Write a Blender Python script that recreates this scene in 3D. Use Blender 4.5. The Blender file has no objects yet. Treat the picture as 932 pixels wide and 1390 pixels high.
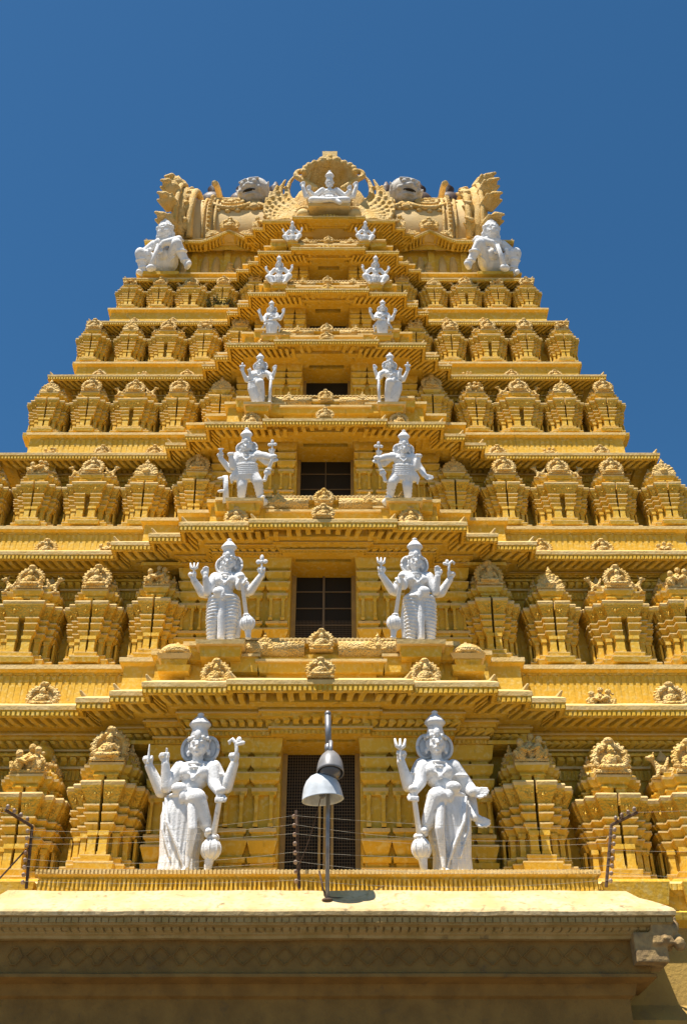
import bpy, bmesh, math, random
from mathutils import Vector, Matrix, noise
R = math.radians
random.seed(7)
S = bpy.context.scene
COL = S.collection
# ------------------------------------------------------------------ camera
FPX, PITCH, CX, CY, CAMZ = 1500.0, R(36.2), 466.0, 650.0, 1.6
cam_d = bpy.data.cameras.new('camera'); cam = bpy.data.objects.new('camera', cam_d); COL.objects.link(cam)
S.camera = cam
cam_d.sensor_fit = 'VERTICAL'; cam_d.sensor_height = 36.0
cam_d.lens = FPX * 36.0 / 1390.0
cam_d.shift_y = -45.0 / 1390.0
cam_d.clip_end = 3000.0
cam.location = (0, 0, CAMZ); cam.rotation_euler = (R(90) + PITCH, 0, 0)
# ------------------------------------------------------------------ world, sun
SUN_EL, SUN_AZ = R(69), R(44)          # azimuth measured from the facade normal towards the left
W = bpy.data.worlds.new('World'); S.world = W; W.use_nodes = True
nt = W.node_tree; nt.nodes.clear()
sky = nt.nodes.new('ShaderNodeTexSky'); sky.sky_type = 'NISHITA'; sky.sun_disc = False
sky.sun_elevation = SUN_EL; sky.sun_rotation = R(180) + SUN_AZ
sky.altitude = 1000; sky.air_density = 1.0; sky.dust_density = 0.35; sky.ozone_density = 3.0
bg = nt.nodes.new('ShaderNodeBackground'); bg.inputs['Strength'].default_value = 0.073
wo = nt.nodes.new('ShaderNodeOutputWorld')
hs = nt.nodes.new('ShaderNodeHueSaturation'); hs.inputs['Saturation'].default_value = 1.24; hs.inputs['Hue'].default_value = 0.493
nt.links.new(sky.outputs[0], hs.inputs['Color']); nt.links.new(hs.outputs[0], bg.inputs[0]); nt.links.new(bg.outputs[0], wo.inputs[0])
sd = bpy.data.lights.new('sun', 'SUN'); sd.energy = 5.0; sd.angle = R(0.5); sd.color = (1.0, 0.95, 0.87)
so = bpy.data.objects.new('sun', sd); COL.objects.link(so)
to_sun = Vector((-math.sin(SUN_AZ) * math.cos(SUN_EL), -math.cos(SUN_AZ) * math.cos(SUN_EL), math.sin(SUN_EL)))
so.rotation_euler = to_sun.to_track_quat('Z', 'Y').to_euler(); so.location = (0, 0, 80)
S.view_settings.view_transform = 'Standard'; S.view_settings.look = 'None'
S.view_settings.exposure = 0.72
S.cycles.diffuse_bounces = 2; S.view_settings.gamma = 1.0
X0 = -0.55                               # the tower's axis
TB = Vector((X0, 26.0, 0.0))             # the tower's base point

def zat(py, Y):                          # height of the point at depth Y seen on picture row py
    return CAMZ + Y * math.tan(PITCH + math.atan((CY - py) / FPX))
def uat(px, Y, Z):                       # distance from the tower's axis for a picture column
    d = Y * math.cos(PITCH) + (Z - CAMZ) * math.sin(PITCH)
    return (px - CX) / FPX * d - X0

# ------------------------------------------------------------------ materials
def mat(name, base, rough=0.75, var=None, vscale=1.2, bump=0.25, bscale=14.0, dirt=None, dscale=2.5, damt=0.35,
        metal=0.0, fine=None, spec=0.3, streak=False, carve=None):
    m = bpy.data.materials.new(name); m.use_nodes = True
    t = m.node_tree; N = t.nodes; L = t.links
    p = N['Principled BSDF']
    p.inputs['Roughness'].default_value = rough; p.inputs['Metallic'].default_value = metal
    p.inputs['Specular IOR Level'].default_value = spec
    tc = N.new('ShaderNodeNewGeometry')
    src = tc.outputs['Position']
    def noise_(scale, det=5, dist=0.0, vec=None):
        n = N.new('ShaderNodeTexNoise'); n.inputs['Scale'].default_value = scale
        n.inputs['Detail'].default_value = det; n.inputs['Distortion'].default_value = dist
        L.new(vec or src, n.inputs['Vector']); return n
    col = None
    rgb = N.new('ShaderNodeRGB'); rgb.outputs[0].default_value = (*base, 1); col = rgb.outputs[0]
    def mix(fac, a, b):
        x = N.new('ShaderNodeMix'); x.data_type = 'RGBA'
        L.new(fac, x.inputs[0]); L.new(a, x.inputs[6])
        if isinstance(b, tuple): x.inputs[7].default_value = (*b, 1)
        else: L.new(b, x.inputs[7])
        return x.outputs[2]
    def ramp(inp, a, b):
        r = N.new('ShaderNodeMapRange'); r.inputs[1].default_value = a; r.inputs[2].default_value = b
        L.new(inp, r.inputs[0]); return r.outputs[0]
    if var: col = mix(ramp(noise_(vscale).outputs[0], 0.38, 0.64), col, var)
    if fine: col = mix(ramp(noise_(9.0, 6).outputs[0], 0.50, 0.66), col, fine)
    if dirt:
        vec = None
        if streak:
            mp = N.new('ShaderNodeMapping'); mp.inputs['Scale'].default_value = (2.2, 2.2, 0.35)
            L.new(src, mp.inputs[0]); vec = mp.outputs[0]
        n = noise_(dscale, 8, 0.6, vec)
        r = ramp(n.outputs[0], 0.60, 0.80)
        mu = N.new('ShaderNodeMath'); mu.operation = 'MULTIPLY'; mu.inputs[1].default_value = damt
        L.new(r, mu.inputs[0]); col = mix(mu.outputs[0], col, dirt)
    L.new(col, p.inputs['Base Color'])
    if bump:
        n = noise_(bscale, 6); h = n.outputs[0]
        if carve:
            v = N.new('ShaderNodeTexVoronoi'); v.feature = 'SMOOTH_F1'; v.inputs['Scale'].default_value = carve
            L.new(src, v.inputs['Vector'])
            a = N.new('ShaderNodeMath'); a.operation = 'MULTIPLY_ADD'; a.inputs[1].default_value = 3.0
            L.new(v.outputs['Distance'], a.inputs[0]); L.new(h, a.inputs[2]); h = a.outputs[0]
        b = N.new('ShaderNodeBump'); b.inputs['Strength'].default_value = bump; b.inputs['Distance'].default_value = 0.03
        L.new(h, b.inputs['Height']); L.new(b.outputs[0], p.inputs['Normal'])
    return m
M = {}
M['yellow'] = mat('ochre_paint', (0.73, 0.410, 0.030), 0.8, var=(0.74, 0.450, 0.050), fine=(0.76, 0.52, 0.13), dirt=(0.17, 0.10, 0.03), damt=0.62, dscale=3.4, streak=True, bump=0.35)
M['cream'] = mat('faded_sunlit_cream_paint', (0.74, 0.53, 0.23), 0.8, var=(0.70, 0.46, 0.15), vscale=2.5, dirt=(0.30, 0.20, 0.10), damt=0.5, dscale=5.0, bump=0.5)  # faded paint; on top lips the paleness also paints in the sun's glare
M['carved'] = mat('carved_cream_paint', (0.74, 0.51, 0.20), 0.8, var=(0.70, 0.42, 0.10), vscale=3.0, dirt=(0.28, 0.18, 0.08), damt=0.45, dscale=6.0, bump=0.7, carve=26.0)
M['frieze'] = mat('carved_ochre_paint', (0.70, 0.395, 0.034), 0.8, var=(0.72, 0.45, 0.07), vscale=2.0, dirt=(0.25, 0.14, 0.05), damt=0.4, dscale=4.0, bump=0.6, carve=20.0, streak=True)
M['roof'] = mat('roof_plaster', (0.76, 0.54, 0.25), 0.8, var=(0.70, 0.47, 0.18), vscale=1.6, dirt=(0.33, 0.22, 0.11), damt=0.35, bump=0.3, streak=True)
M['white'] = mat('white_limewash', (0.82, 0.80, 0.78), 0.75, var=(0.74, 0.72, 0.69), vscale=6.0, dirt=(0.30, 0.27, 0.22), damt=0.65, dscale=8.0, bump=0.45, bscale=25.0)
M['oldwhite'] = mat('weathered_white', (0.56, 0.53, 0.49), 0.85, var=(0.44, 0.40, 0.34), vscale=3.0, dirt=(0.22, 0.18, 0.13), damt=0.7, dscale=5.0, bump=0.6)
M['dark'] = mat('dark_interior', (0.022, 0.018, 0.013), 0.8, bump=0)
M['grille'] = mat('grille_wire', (0.20, 0.14, 0.08), 0.6, bump=0)
M['frame'] = mat('window_frame_paint', (0.52, 0.33, 0.10), 0.6, var=(0.42, 0.27, 0.10), vscale=4)
M['stone'] = mat('weathered_plaster', (0.66, 0.50, 0.27), 0.9, var=(0.58, 0.40, 0.17), vscale=1.8, fine=(0.52, 0.37, 0.17), dirt=(0.12, 0.08, 0.04), damt=1.0, dscale=4.5, bump=0.6, bscale=9.0)
M['bead'] = mat('ochre_bead_plaster', (0.46, 0.31, 0.12), 0.9, var=(0.36, 0.24, 0.08), vscale=3.0, dirt=(0.14, 0.09, 0.04), damt=0.8, dscale=7.0, bump=0.7)
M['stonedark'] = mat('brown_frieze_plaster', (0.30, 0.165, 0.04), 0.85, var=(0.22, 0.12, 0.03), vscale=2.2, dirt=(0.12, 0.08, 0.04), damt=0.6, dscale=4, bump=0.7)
M['broken'] = mat('broken_plaster', (0.44, 0.29, 0.12), 0.95, var=(0.26, 0.17, 0.08), vscale=5, bump=1.0, bscale=10)
M['steel'] = mat('grey_steel', (0.30, 0.30, 0.31), 0.45, metal=0.5, var=(0.22, 0.21, 0.21), vscale=5, bump=0.1)
M['enamel'] = mat('enamelled_shade', (0.62, 0.65, 0.67), 0.35, var=(0.52, 0.54, 0.55), vscale=6, bump=0.05, spec=0.5)
M['greyshade'] = mat('grey_lamp_shade', (0.24, 0.23, 0.225), 0.4, var=(0.20, 0.19, 0.18), vscale=6, bump=0.05, spec=0.5)
M['glass'] = mat('lamp_glass', (0.10, 0.10, 0.11), 0.15, bump=0, spec=0.6)
M['rust'] = mat('rusty_iron', (0.13, 0.075, 0.045), 0.8, var=(0.07, 0.045, 0.03), vscale=14, bump=0.4)
M['ceramic'] = mat('insulator_ceramic', (0.42, 0.33, 0.26), 0.35, var=(0.20, 0.11, 0.07), vscale=9, bump=0)
M['wire'] = mat('old_wire', (0.42, 0.38, 0.30), 0.6, bump=0)
M['leaf'] = mat('weed_leaf', (0.10, 0.14, 0.035), 0.7, var=(0.16, 0.13, 0.05), vscale=20, bump=0)
M['finial'] = mat('dark_copper_finial', (0.10, 0.055, 0.035), 0.55, var=(0.06, 0.04, 0.03), vscale=8, bump=0.3)
M['ground'] = mat('dusty_paving', (0.15, 0.125, 0.095), 0.9, var=(0.12, 0.10, 0.075), vscale=0.5, bump=0.3, bscale=5)
M['wall'] = mat('ochre_stone_wall', (0.46, 0.29, 0.07), 0.85, var=(0.36, 0.22, 0.06), vscale=0.9, dirt=(0.12, 0.09, 0.06), damt=0.5, bump=0.5)

# ------------------------------------------------------------------ mesh builder
def wob(v, a):
    if not a: return v
    n = noise.noise_vector(Vector((v[0] * 0.9, v[1] * 0.9, v[2] * 0.9)))
    n2 = noise.noise_vector(Vector((v[0] * 4.1 + 7, v[1] * 4.1, v[2] * 4.1)))
    return (v[0] + a * (n[0] + n2[0] * .5), v[1] + a * (n[1] + n2[1] * .5), v[2] + a * (n[2] + n2[2] * .5))

class MB:
    def __init__(s): s.v = []; s.f = []; s.m = []; s.X = None
    def add(s, vs, fs, m=0):
        b = len(s.v)
        if s.X is not None: vs = [tuple(s.X @ Vector(p)) for p in vs]
        s.v.extend(vs); s.f.extend([tuple(b + i for i in f) for f in fs]); s.m.extend([m] * len(fs))
    def box(s, a, b, m=0, taper=0.0, rot=0.0):
        (x0, y0, z0), (x1, y1, z1) = a, b; t = taper
        vs = [(x0 + t, y0 + t, z0), (x1 - t, y0 + t, z0), (x1 - t, y1, z0), (x0 + t, y1, z0),
              (x0, y0, z1), (x1, y0, z1), (x1, y1, z1), (x0, y1, z1)]
        s.add(vs, [(0, 3, 2, 1), (4, 5, 6, 7), (0, 1, 5, 4), (1, 2, 6, 5), (2, 3, 7, 6), (3, 0, 4, 7)], m)
    def cap(s, p, q, r1, r2=None, n=10, m=0):           # tapered capsule
        r2 = r1 if r2 is None else r2
        p = Vector(p); q = Vector(q); d = q - p; L = d.length
        if L < 1e-6: return s.ell(p, (r1, r1, r1), m=m)
        z = d / L; x = z.orthogonal().normalized(); y = z.cross(x)
        rings = []
        for k in range(4): a = R(90) * (1 - k / 4.0); rings.append((-r1 * math.sin(a), r1 * math.cos(a)))
        rings.append((0, r1)); rings.append((L, r2))
        for k in range(1, 5): a = R(90) * k / 4.0; rings.append((L + r2 * math.sin(a), r2 * math.cos(a)))
        vs = []; fs = []
        for (h, r) in rings:
            r = max(r, 1e-4)
            for j in range(n):
                a = 2 * math.pi * j / n
                vs.append(tuple(p + z * h + x * (r * math.cos(a)) + y * (r * math.sin(a))))
        for i in range(len(rings) - 1):
            for j in range(n):
                k = (j + 1) % n; fs.append((i * n + j, i * n + k, (i + 1) * n + k, (i + 1) * n + j))
        fs.append(tuple(reversed(range(n)))); fs.append(tuple((len(rings) - 1) * n + j for j in range(n)))
        s.add(vs, fs, m)
    def ell(s, c, r, m=0, n=14, k=9, rot=None):
        vs = []; fs = []
        Rm = rot.to_matrix() if rot is not None else None
        for i in range(k + 1):
            a = math.pi * i / k - math.pi / 2
            for j in range(n):
                b = 2 * math.pi * j / n; rr = max(math.cos(a), 1e-3)
                v = Vector((r[0] * rr * math.cos(b), r[1] * rr * math.sin(b), r[2] * math.sin(a)))
                if Rm: v = Rm @ v
                vs.append((c[0] + v[0], c[1] + v[1], c[2] + v[2]))
        for i in range(k):
            for j in range(n):
                q = (j + 1) % n; fs.append((i * n + j, i * n + q, (i + 1) * n + q, (i + 1) * n + j))
        fs.append(tuple(reversed(range(n)))); fs.append(tuple(k * n + j for j in range(n)))
        s.add(vs, fs, m)
    def lathe(s, prof, c=(0, 0, 0), n=16, m=0, rib=0.0, nr=8):
        vs = []; fs = []
        for (r, z) in prof:
            for j in range(n):
                a = 2 * math.pi * j / n; rr = r * (1 + rib * abs(math.cos(a * nr / 2.0)))
                vs.append((c[0] + rr * math.cos(a), c[1] + rr * math.sin(a), c[2] + z))
        for i in range(len(prof) - 1):
            for j in range(n):
                q = (j + 1) % n; fs.append((i * n + j, i * n + q, (i + 1) * n + q, (i + 1) * n + j))
        fs.append(tuple(reversed(range(n)))); fs.append(tuple((len(prof) - 1) * n + j for j in range(n)))
        s.add(vs, fs, m)
    def tube(s, pts, r, n=6, m=0):
        pts = [Vector(p) for p in pts]; vs = []; fs = []
        for i, p in enumerate(pts):
            d = (pts[min(i + 1, len(pts) - 1)] - pts[max(i - 1, 0)]).normalized()
            x = d.cross(Vector((0.01, 1, 0.02))).normalized(); y = d.cross(x)
            rr = r[i] if isinstance(r, (list, tuple)) else r
            for j in range(n):
                a = 2 * math.pi * j / n; vs.append(tuple(p + x * rr * math.cos(a) + y * rr * math.sin(a)))
        for i in range(len(pts) - 1):
            for j in range(n):
                q = (j + 1) % n; fs.append((i * n + j, i * n + q, (i + 1) * n + q, (i + 1) * n + j))
        fs.append(tuple(reversed(range(n)))); fs.append(tuple((len(pts) - 1) * n + j for j in range(n)))
        s.add(vs, fs, m)
    def loft(s, planf, levels, m=0, w=0.0):              # closed plan, levels (z, offset[, mat])
        base = None; n = None; prev = None; allv = []; fs = []; ms = []
        for lv in levels:
            ring = planf(lv[1]); n = len(ring)
            allv += [wob((x, y, lv[0]), w) for (x, y) in ring]
        for i in range(len(levels) - 1):
            mm = levels[i + 1][2] if len(levels[i + 1]) > 2 else m
            for j in range(n):
                q = (j + 1) % n; fs.append((i * n + j, i * n + q, (i + 1) * n + q, (i + 1) * n + j)); ms.append(mm)
        k = len(levels) - 1
        fs.append(tuple(reversed(range(n)))); ms.append(m)
        fs.append(tuple(k * n + j for j in range(n))); ms.append(m)
        b = len(s.v)
        if s.X is not None: allv = [tuple(s.X @ Vector(p)) for p in allv]
        s.v.extend(allv); s.f.extend([tuple(b + i for i in f) for f in fs]); s.m.extend(ms)
    def mesh(s, name, mats, origin=(0, 0, 0), smooth=False):
        me = bpy.data.meshes.new(name); o = origin
        me.from_pydata([(v[0] - o[0], v[1] - o[1], v[2] - o[2]) for v in s.v], [], s.f)
        for mm in mats: me.materials.append(M[mm])
        me.polygons.foreach_set('material_index', s.m)
        if smooth: me.polygons.foreach_set('use_smooth', [True] * len(me.polygons))
        me.update(); return me
    def remesh(s, name, mats, voxel, smooth=True, origin=(0, 0, 0), relax=1):
        me = s.mesh(name + '_raw', mats, origin)
        o = bpy.data.objects.new(name + '_raw', me); COL.objects.link(o)
        md = o.modifiers.new('r', 'REMESH'); md.mode = 'VOXEL'; md.voxel_size = voxel; md.use_smooth_shade = smooth
        if relax:
            sm = o.modifiers.new('s', 'SMOOTH'); sm.factor = 0.5; sm.iterations = relax
        dg = bpy.context.evaluated_depsgraph_get(); dg.update()
        r = bpy.data.meshes.new_from_object(o.evaluated_get(dg)); r.name = name
        r.materials.clear()
        for mm in mats: r.materials.append(M[mm])
        bpy.data.objects.remove(o); bpy.data.meshes.remove(me)
        return r

def link(name, me, parent=None, loc=(0, 0, 0), rot=None, scale=None):
    o = bpy.data.objects.new(name, me); COL.objects.link(o)
    o.location = loc
    if rot is not None: o.rotation_euler = rot
    if scale is not None: o.scale = scale if isinstance(scale, (tuple, list)) else (scale,) * 3
    if parent is not None: o.parent = parent
    return o
def tag(o, label=None, cat=None, group=None, kind=None):
    if label: o['label'] = label
    if cat: o['category'] = cat
    if group: o['group'] = group
    if kind: o['kind'] = kind
    return o
def P(u, y, z): return (u, y - TB.y, z)               # tower-space point -> location under the tower
def clone(o, parent, loc=None, rot=None, scale=None):
    c = o.copy(); COL.objects.link(c); c.parent = parent
    if loc is not None: c.location = loc
    if rot is not None: c.rotation_euler = rot
    if scale is not None: c.scale = scale
    for ch in o.children:
        d = ch.copy(); COL.objects.link(d); d.parent = c
    return c

# ------------------------------------------------------------------ sweeping mouldings along the facade
def subdiv(path, step=0.9):
    out = [path[0]]
    for a, b in zip(path, path[1:]):
        L = math.hypot(b[0] - a[0], b[1] - a[1]); n = max(1, int(L / step))
        for k in range(1, n + 1):
            t = k / n; out.append(tuple(a[i] + (b[i] - a[i]) * t for i in range(3)))
    return out
def offs(path, o):
    res = []
    nrm = []
    for a, b in zip(path, path[1:]):
        dx, dy = b[0] - a[0], b[1] - a[1]; L = math.hypot(dx, dy) or 1; nrm.append((dy / L, -dx / L))
    for i, p in enumerate(path):
        n1 = nrm[max(i - 1, 0)]; n2 = nrm[min(i, len(nrm) - 1)]
        k = 1 + n1[0] * n2[0] + n1[1] * n2[1]
        if k < 0.2: k = 0.2
        res.append((p[0] + (n1[0] + n2[0]) / k * o, p[1] + (n1[1] + n2[1]) / k * o, p[2]))
    return res
def sweep(mb, path, prof, w=0.008):      # prof: (offset, z, mat, liftweight)
    path = subdiv(path); n = len(path); vs = []; fs = []; ms = []
    for pr in prof:
        lw = pr[3] if len(pr) > 3 else 0.0
        for p in offs(path, pr[0]): vs.append(wob((p[0], p[1], pr[1] + p[2] * lw), w))
    for i in range(len(prof) - 1):
        for j in range(n - 1):
            fs.append((i * n + j, i * n + j + 1, (i + 1) * n + j + 1, (i + 1) * n + j)); ms.append(prof[i + 1][2])
    b = len(mb.v); mb.v.extend(vs); mb.f.extend([tuple(b + i for i in f) for f in fs]); mb.m.extend(ms)
def row(mb, path, o0, o1, z0, z1, spacing, fill=0.55, m=0, lw=1.0, lean=0.0, shape='scroll', ylim=None):
    """a row of small brackets between offsets o0 (back) and o1 (front)"""
    A = offs(path, o0); B = offs(path, o1)
    for i in range(len(A) - 1):
        a0, a1, b0, b1 = A[i], A[i + 1], B[i], B[i + 1]
        L = max(math.hypot(b1[0] - b0[0], b1[1] - b0[1]), 1e-6)
        if ylim is not None and (a0[1] + a1[1]) / 2 > ylim: continue
        n = max(1, int(round(L / spacing)))
        if L < spacing * 0.6: continue
        for k in range(n):
            t0 = (k + 0.5 - fill / 2) / n; t1 = (k + 0.5 + fill / 2) / n; tl = lean / n
            def pt(a, b, t): return (a[0] + (b[0] - a[0]) * t, a[1] + (b[1] - a[1]) * t, (a[2] + (b[2] - a[2]) * t) * lw)
            p0, p1 = pt(a0, a1, t0), pt(a0, a1, t1); q0, q1 = pt(b0, b1, t0), pt(b0, b1, t1)
            r0, r1 = pt(b0, b1, t0 + tl), pt(b0, b1, t1 + tl)
            if shape == 'scroll':
                mx0 = ((p0[0] + q0[0]) / 2, (p0[1] + q0[1]) / 2); mx1 = ((p1[0] + q1[0]) / 2, (p1[1] + q1[1]) / 2)
                zz = z1 - z0
                vs = [(p0[0], p0[1], z0 + p0[2]), (p1[0], p1[1], z0 + p1[2]),
                      (mx0[0], mx0[1], z0 + zz * .22 + q0[2]), (mx1[0], mx1[1], z0 + zz * .22 + q1[2]),
                      (r0[0], r0[1], z0 + zz * .5 + q0[2]), (r1[0], r1[1], z0 + zz * .5 + q1[2]),
                      (q0[0], q0[1], z1 + q0[2]), (q1[0], q1[1], z1 + q1[2]),
                      (p0[0], p0[1], z1 + p0[2]), (p1[0], p1[1], z1 + p1[2])]
                fs = [(0, 1, 3, 2), (2, 3, 5, 4), (4, 5, 7, 6), (6, 7, 9, 8), (0, 2, 4, 6, 8), (1, 9, 7, 5, 3)]
                mb.add(vs, fs, m)
            else:
                vs = [(p0[0], p0[1], z0 + p0[2]), (p1[0], p1[1], z0 + p1[2]), (q1[0], q1[1], z0 + q1[2]), (q0[0], q0[1], z0 + q0[2]),
                      (p0[0], p0[1], z1 + p0[2]), (p1[0], p1[1], z1 + p1[2]), (q1[0], q1[1], z1 + q1[2]), (q0[0], q0[1], z1 + q0[2])]
                mb.add(vs, [(0, 1, 2, 3), (7, 6, 5, 4), (2, 6, 7, 3), (0, 3, 7, 4), (1, 5, 6, 2)], m)
def horns(mb, path, o, z, s, m=0):
    q = offs(path, o)
    for i in range(1, len(path) - 1):
        a, b, c = path[i - 1], path[i], path[i + 1]
        cr = (b[0] - a[0]) * (c[1] - b[1]) - (b[1] - a[1]) * (c[0] - b[0])
        L1 = math.hypot(b[0] - a[0], b[1] - a[1]); L2 = math.hypot(c[0] - b[0], c[1] - b[1])
        if cr > 0.9 * L1 * L2 * 0.9 and L1 > .05 and L2 > .05:      # convex corner (walking with outside on the right)
            x, y, l = q[i]; sx = 1 if x > 0 else -1
            mb.cap((x - sx * .10 * s, y + .10 * s, z + l), (x + sx * .02 * s, y - .02 * s, z + l + .16 * s), .085 * s, .03 * s, n=7, m=m)

# ------------------------------------------------------------------ tier table
KB = 0.16; Y0 = 25.3; ZB0 = CAMZ + 7.2
def on_batter(py):                      # floor on the battered front line seen on row py
    t = math.tan(PITCH + math.atan((CY - py) / FPX))
    z = t * (Y0 - KB * 7.2) / (1 - KB * t)
    return Y0 + KB * (z - 7.2), z + CAMZ
floors = [on_batter(p) for p in (1204, 905, 717, 590, 494, 421, 373)]
T = []
eb = [971, 758, 622, 514, 440, 381, 329]
stop = [1000, 777, 632, 525, 444, 386]
spac = [1.9, 1.64, 1.53, 1.43, 1.21, 1.15, 1.0]
SC = [1.0, .90, .78, .68, .60, .52, .5]
mh = [3.14, 2.95, 2.70, 2.40, 2.05, 1.90, 1.77]
c2 = [4.0, 3.85, 3.35, 2.85, 2.45, 2.28, 2.15]
c1 = [4.88, 4.96, 4.0, 3.3, 2.85, 2.75, 2.5]
PJ = [1.30, 1.46, 1.52, 1.54, 1.4, 1.33, 1.0]
for i in range(7):
    Yf, Z = floors[i]; s = spac[i] / 1.9
    wg = 1.15 * s if i < 6 else 0.55                     # shrine depth in front of the wall
    Ye = Yf + (.08 * s if i < 6 else -.18)
    d = dict(i=i, Yf=Yf, Z=Z, Yw=Yf + wg, Ye=Ye, ze=zat(eb[i], Ye), s=SC[i], sp=spac[i], m=mh[i], c1=c1[i], c2=c2[i], P=PJ[i])
    if i < 6: d['H'] = zat(stop[i], Yf + .35) - Z - (.30 if i == 0 else .1)
    T.append(d)
# half widths of the eaves at their edge
def hw(px_half, py, Y): 
    Z = zat(py, Y); return px_half / FPX * (Y * math.cos(PITCH) + (Z - CAMZ) * math.sin(PITCH))
ew = [None, None, hw(451, 611, T[2]['Ye']), hw(377, 505, T[3]['Ye']), hw(326, 435, T[4]['Ye']), hw(278, 376, T[5]['Ye']), hw(250, 326, T[6]['Ye'])]
ew[1] = ew[2] + (ew[2] - ew[3]) * 1.25; ew[0] = ew[1] + (ew[1] - ew[2]) * 1.3
BACK = 40.0
def bow(m, y, amp, lift, n=10, b=None):
    b = b or m * .36
    if amp < .2: return [(-b, y, 0.0), (-b, y - amp, 0.0), (b, y - amp, 0.0), (b, y, 0.0)]
    pts = []
    for k in range(n + 1):
        t = -1 + 2 * k / n; c = math.cos(t * math.pi / 2)
        pts.append((b * t, y - amp * c, lift * c))
    return pts
def tierpath(i, W_, Yw, amp=.38, lift=.0, extra=None):
    t = T[i]; p = t['P']
    L = [(-W_, BACK - 3, 0), (-W_, Yw, 0)]
    if extra: L += [(-x, y + Yw, l) for (x, y, l) in extra]
    L += [(-t['c1'], Yw, 0), (-t['c1'], Yw - p * .33, 0), (-t['c2'], Yw - p * .33, 0), (-t['c2'], Yw - p * .62, 0), (-t['m'], Yw - p * .62, 0), (-t['m'], Yw - p, 0)]
    Rt = [(-x, y, l) for (x, y, l) in reversed(L)]
    return L + bow(t['m'], Yw - p, amp, lift) + Rt

tower = bpy.data.objects.new('temple_tower', None); COL.objects.link(tower); tower.location = TB
tag(tower, 'tall tiered temple gateway tower painted ochre yellow, rising against the blue sky', 'temple tower')
def tpart(name, mb, mats, origin=None, smooth=False, parent=None, label=None):
    o0 = origin or (0, TB.y, 0)
    me = mb.mesh(name, mats, o0, smooth)
    if parent is None: o = link(name, me, tower, P(*o0))
    else: o = link(name, me, parent, tuple(Vector(P(*o0)) - Vector(parent.location)))
    if label: o['label'] = label
    return o

# ------------------------------------------------------------------ carved ornament prototypes (remeshed lumps)
def proto_niche(name, seed, vox=.017):     # little seated figure in a horseshoe arch, 1 wide x 1 high, base at z=0
    rnd = random.Random(seed); b = MB()
    b.ell((0, .10, .42), (.42, .12, .42), n=20)
    b.tube([(.40 * math.cos(R(-40 + 260 * k / 20)), .0, .43 + .40 * math.sin(R(-40 + 260 * k / 20))) for k in range(21)], .085, 8)
    for k in range(17):
        a = R(-38 + 256 * k / 16.0); b.ell((.49 * math.cos(a), .02, .43 + .49 * math.sin(a)), (.055, .07, .055), n=8, k=5)
    b.box((-.46, -.16, 0), (.46, .2, .10))
    # figure
    b.ell((0, -.12, .36), (.15, .14, .20)); b.ell((0, -.16, .61), (.10, .10, .11)); b.cap((0, -.12, .68), (0, -.08, .80), .07, .04)
    b.cap((-.08, -.12, .17), (-.27, -.18, .17), .09, .07); b.cap((.08, -.12, .17), (.27, -.18, .17), .09, .07)
    b.cap((-.26, -.2, .15), (.12, -.26, .13), .06); b.cap((.26, -.2, .15), (-.12, -.26, .13), .06)
    b.cap((-.13, -.1, .46), (-.25, -.15, .30), .05); b.cap((.13, -.1, .46), (.25, -.15, .30), .05)
    b.cap((-.25, -.15, .30), (-.12, -.24, .24), .045); b.cap((.25, -.15, .30), (.15, -.22, .42), .045)
    # face of the arch top
    b.ell((0, -.03, .93), (.14, .14, .10))
    for k in range(8): b.ell((rnd.uniform(-.4, .4), -.04, rnd.uniform(.15, .75)), (rnd.uniform(.03, .07),) * 3, n=8, k=5)
    return b.remesh(name, ['carved'], vox)
def proto_group(name, seed, vox=.017):     # two or three entwined squatting figures
    rnd = random.Random(seed); b = MB()
    b.box((-.46, -.1, 0), (.46, .22, .10)); b.ell((0, .12, .3), (.42, .12, .34))
    for cx, h, sx in ((-.24, .58, -1), (.2, .66, 1), (0, .78, 1)):
        y = -.08 if cx else .02
        b.ell((cx, y, h * .5), (.13, .11, h * .32)); b.ell((cx + sx * .03, y - .04, h * .92), (.10, .10, .11))
        b.cap((cx, y, h * .2), (cx + sx * .19, y - .1, h * .42), .075, .06); b.cap((cx + sx * .19, y - .1, h * .42), (cx + sx * .16, y - .1, .1), .055)
        b.cap((cx - sx * .04, y - .05, h * .68), (cx - sx * .18, y - .13, h * .45), .045)
        b.cap((cx - sx * .18, y - .13, h * .45), (cx, y - .16, h * .55), .04)
    for k in range(8): b.ell((rnd.uniform(-.38, .38), -.1, rnd.uniform(.12, .55)), (rnd.uniform(.03, .06),) * 3, n=8, k=5)
    return b.remesh(name, ['carved'], vox)
def proto_fan(name, vox=.025):             # fan / shell shaped crest
    b = MB(); b.box((-.5, -.1, 0), (.5, .15, .10))
    for k in range(9):
        a = R(8 + 164 * k / 8.0); b.cap((.1 * math.cos(a), 0, .1 + .1 * math.sin(a)), (.42 * math.cos(a), -.02, .1 + .5 * math.sin(a)), .05, .085, n=8)
    b.ell((0, -.08, .2), (.17, .12, .14)); b.ell((0, -.02, .72), (.11, .09, .11)); b.ell((0, -.02, .86), (.05, .05, .09))
    return b.remesh(name, ['carved'], vox)
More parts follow.
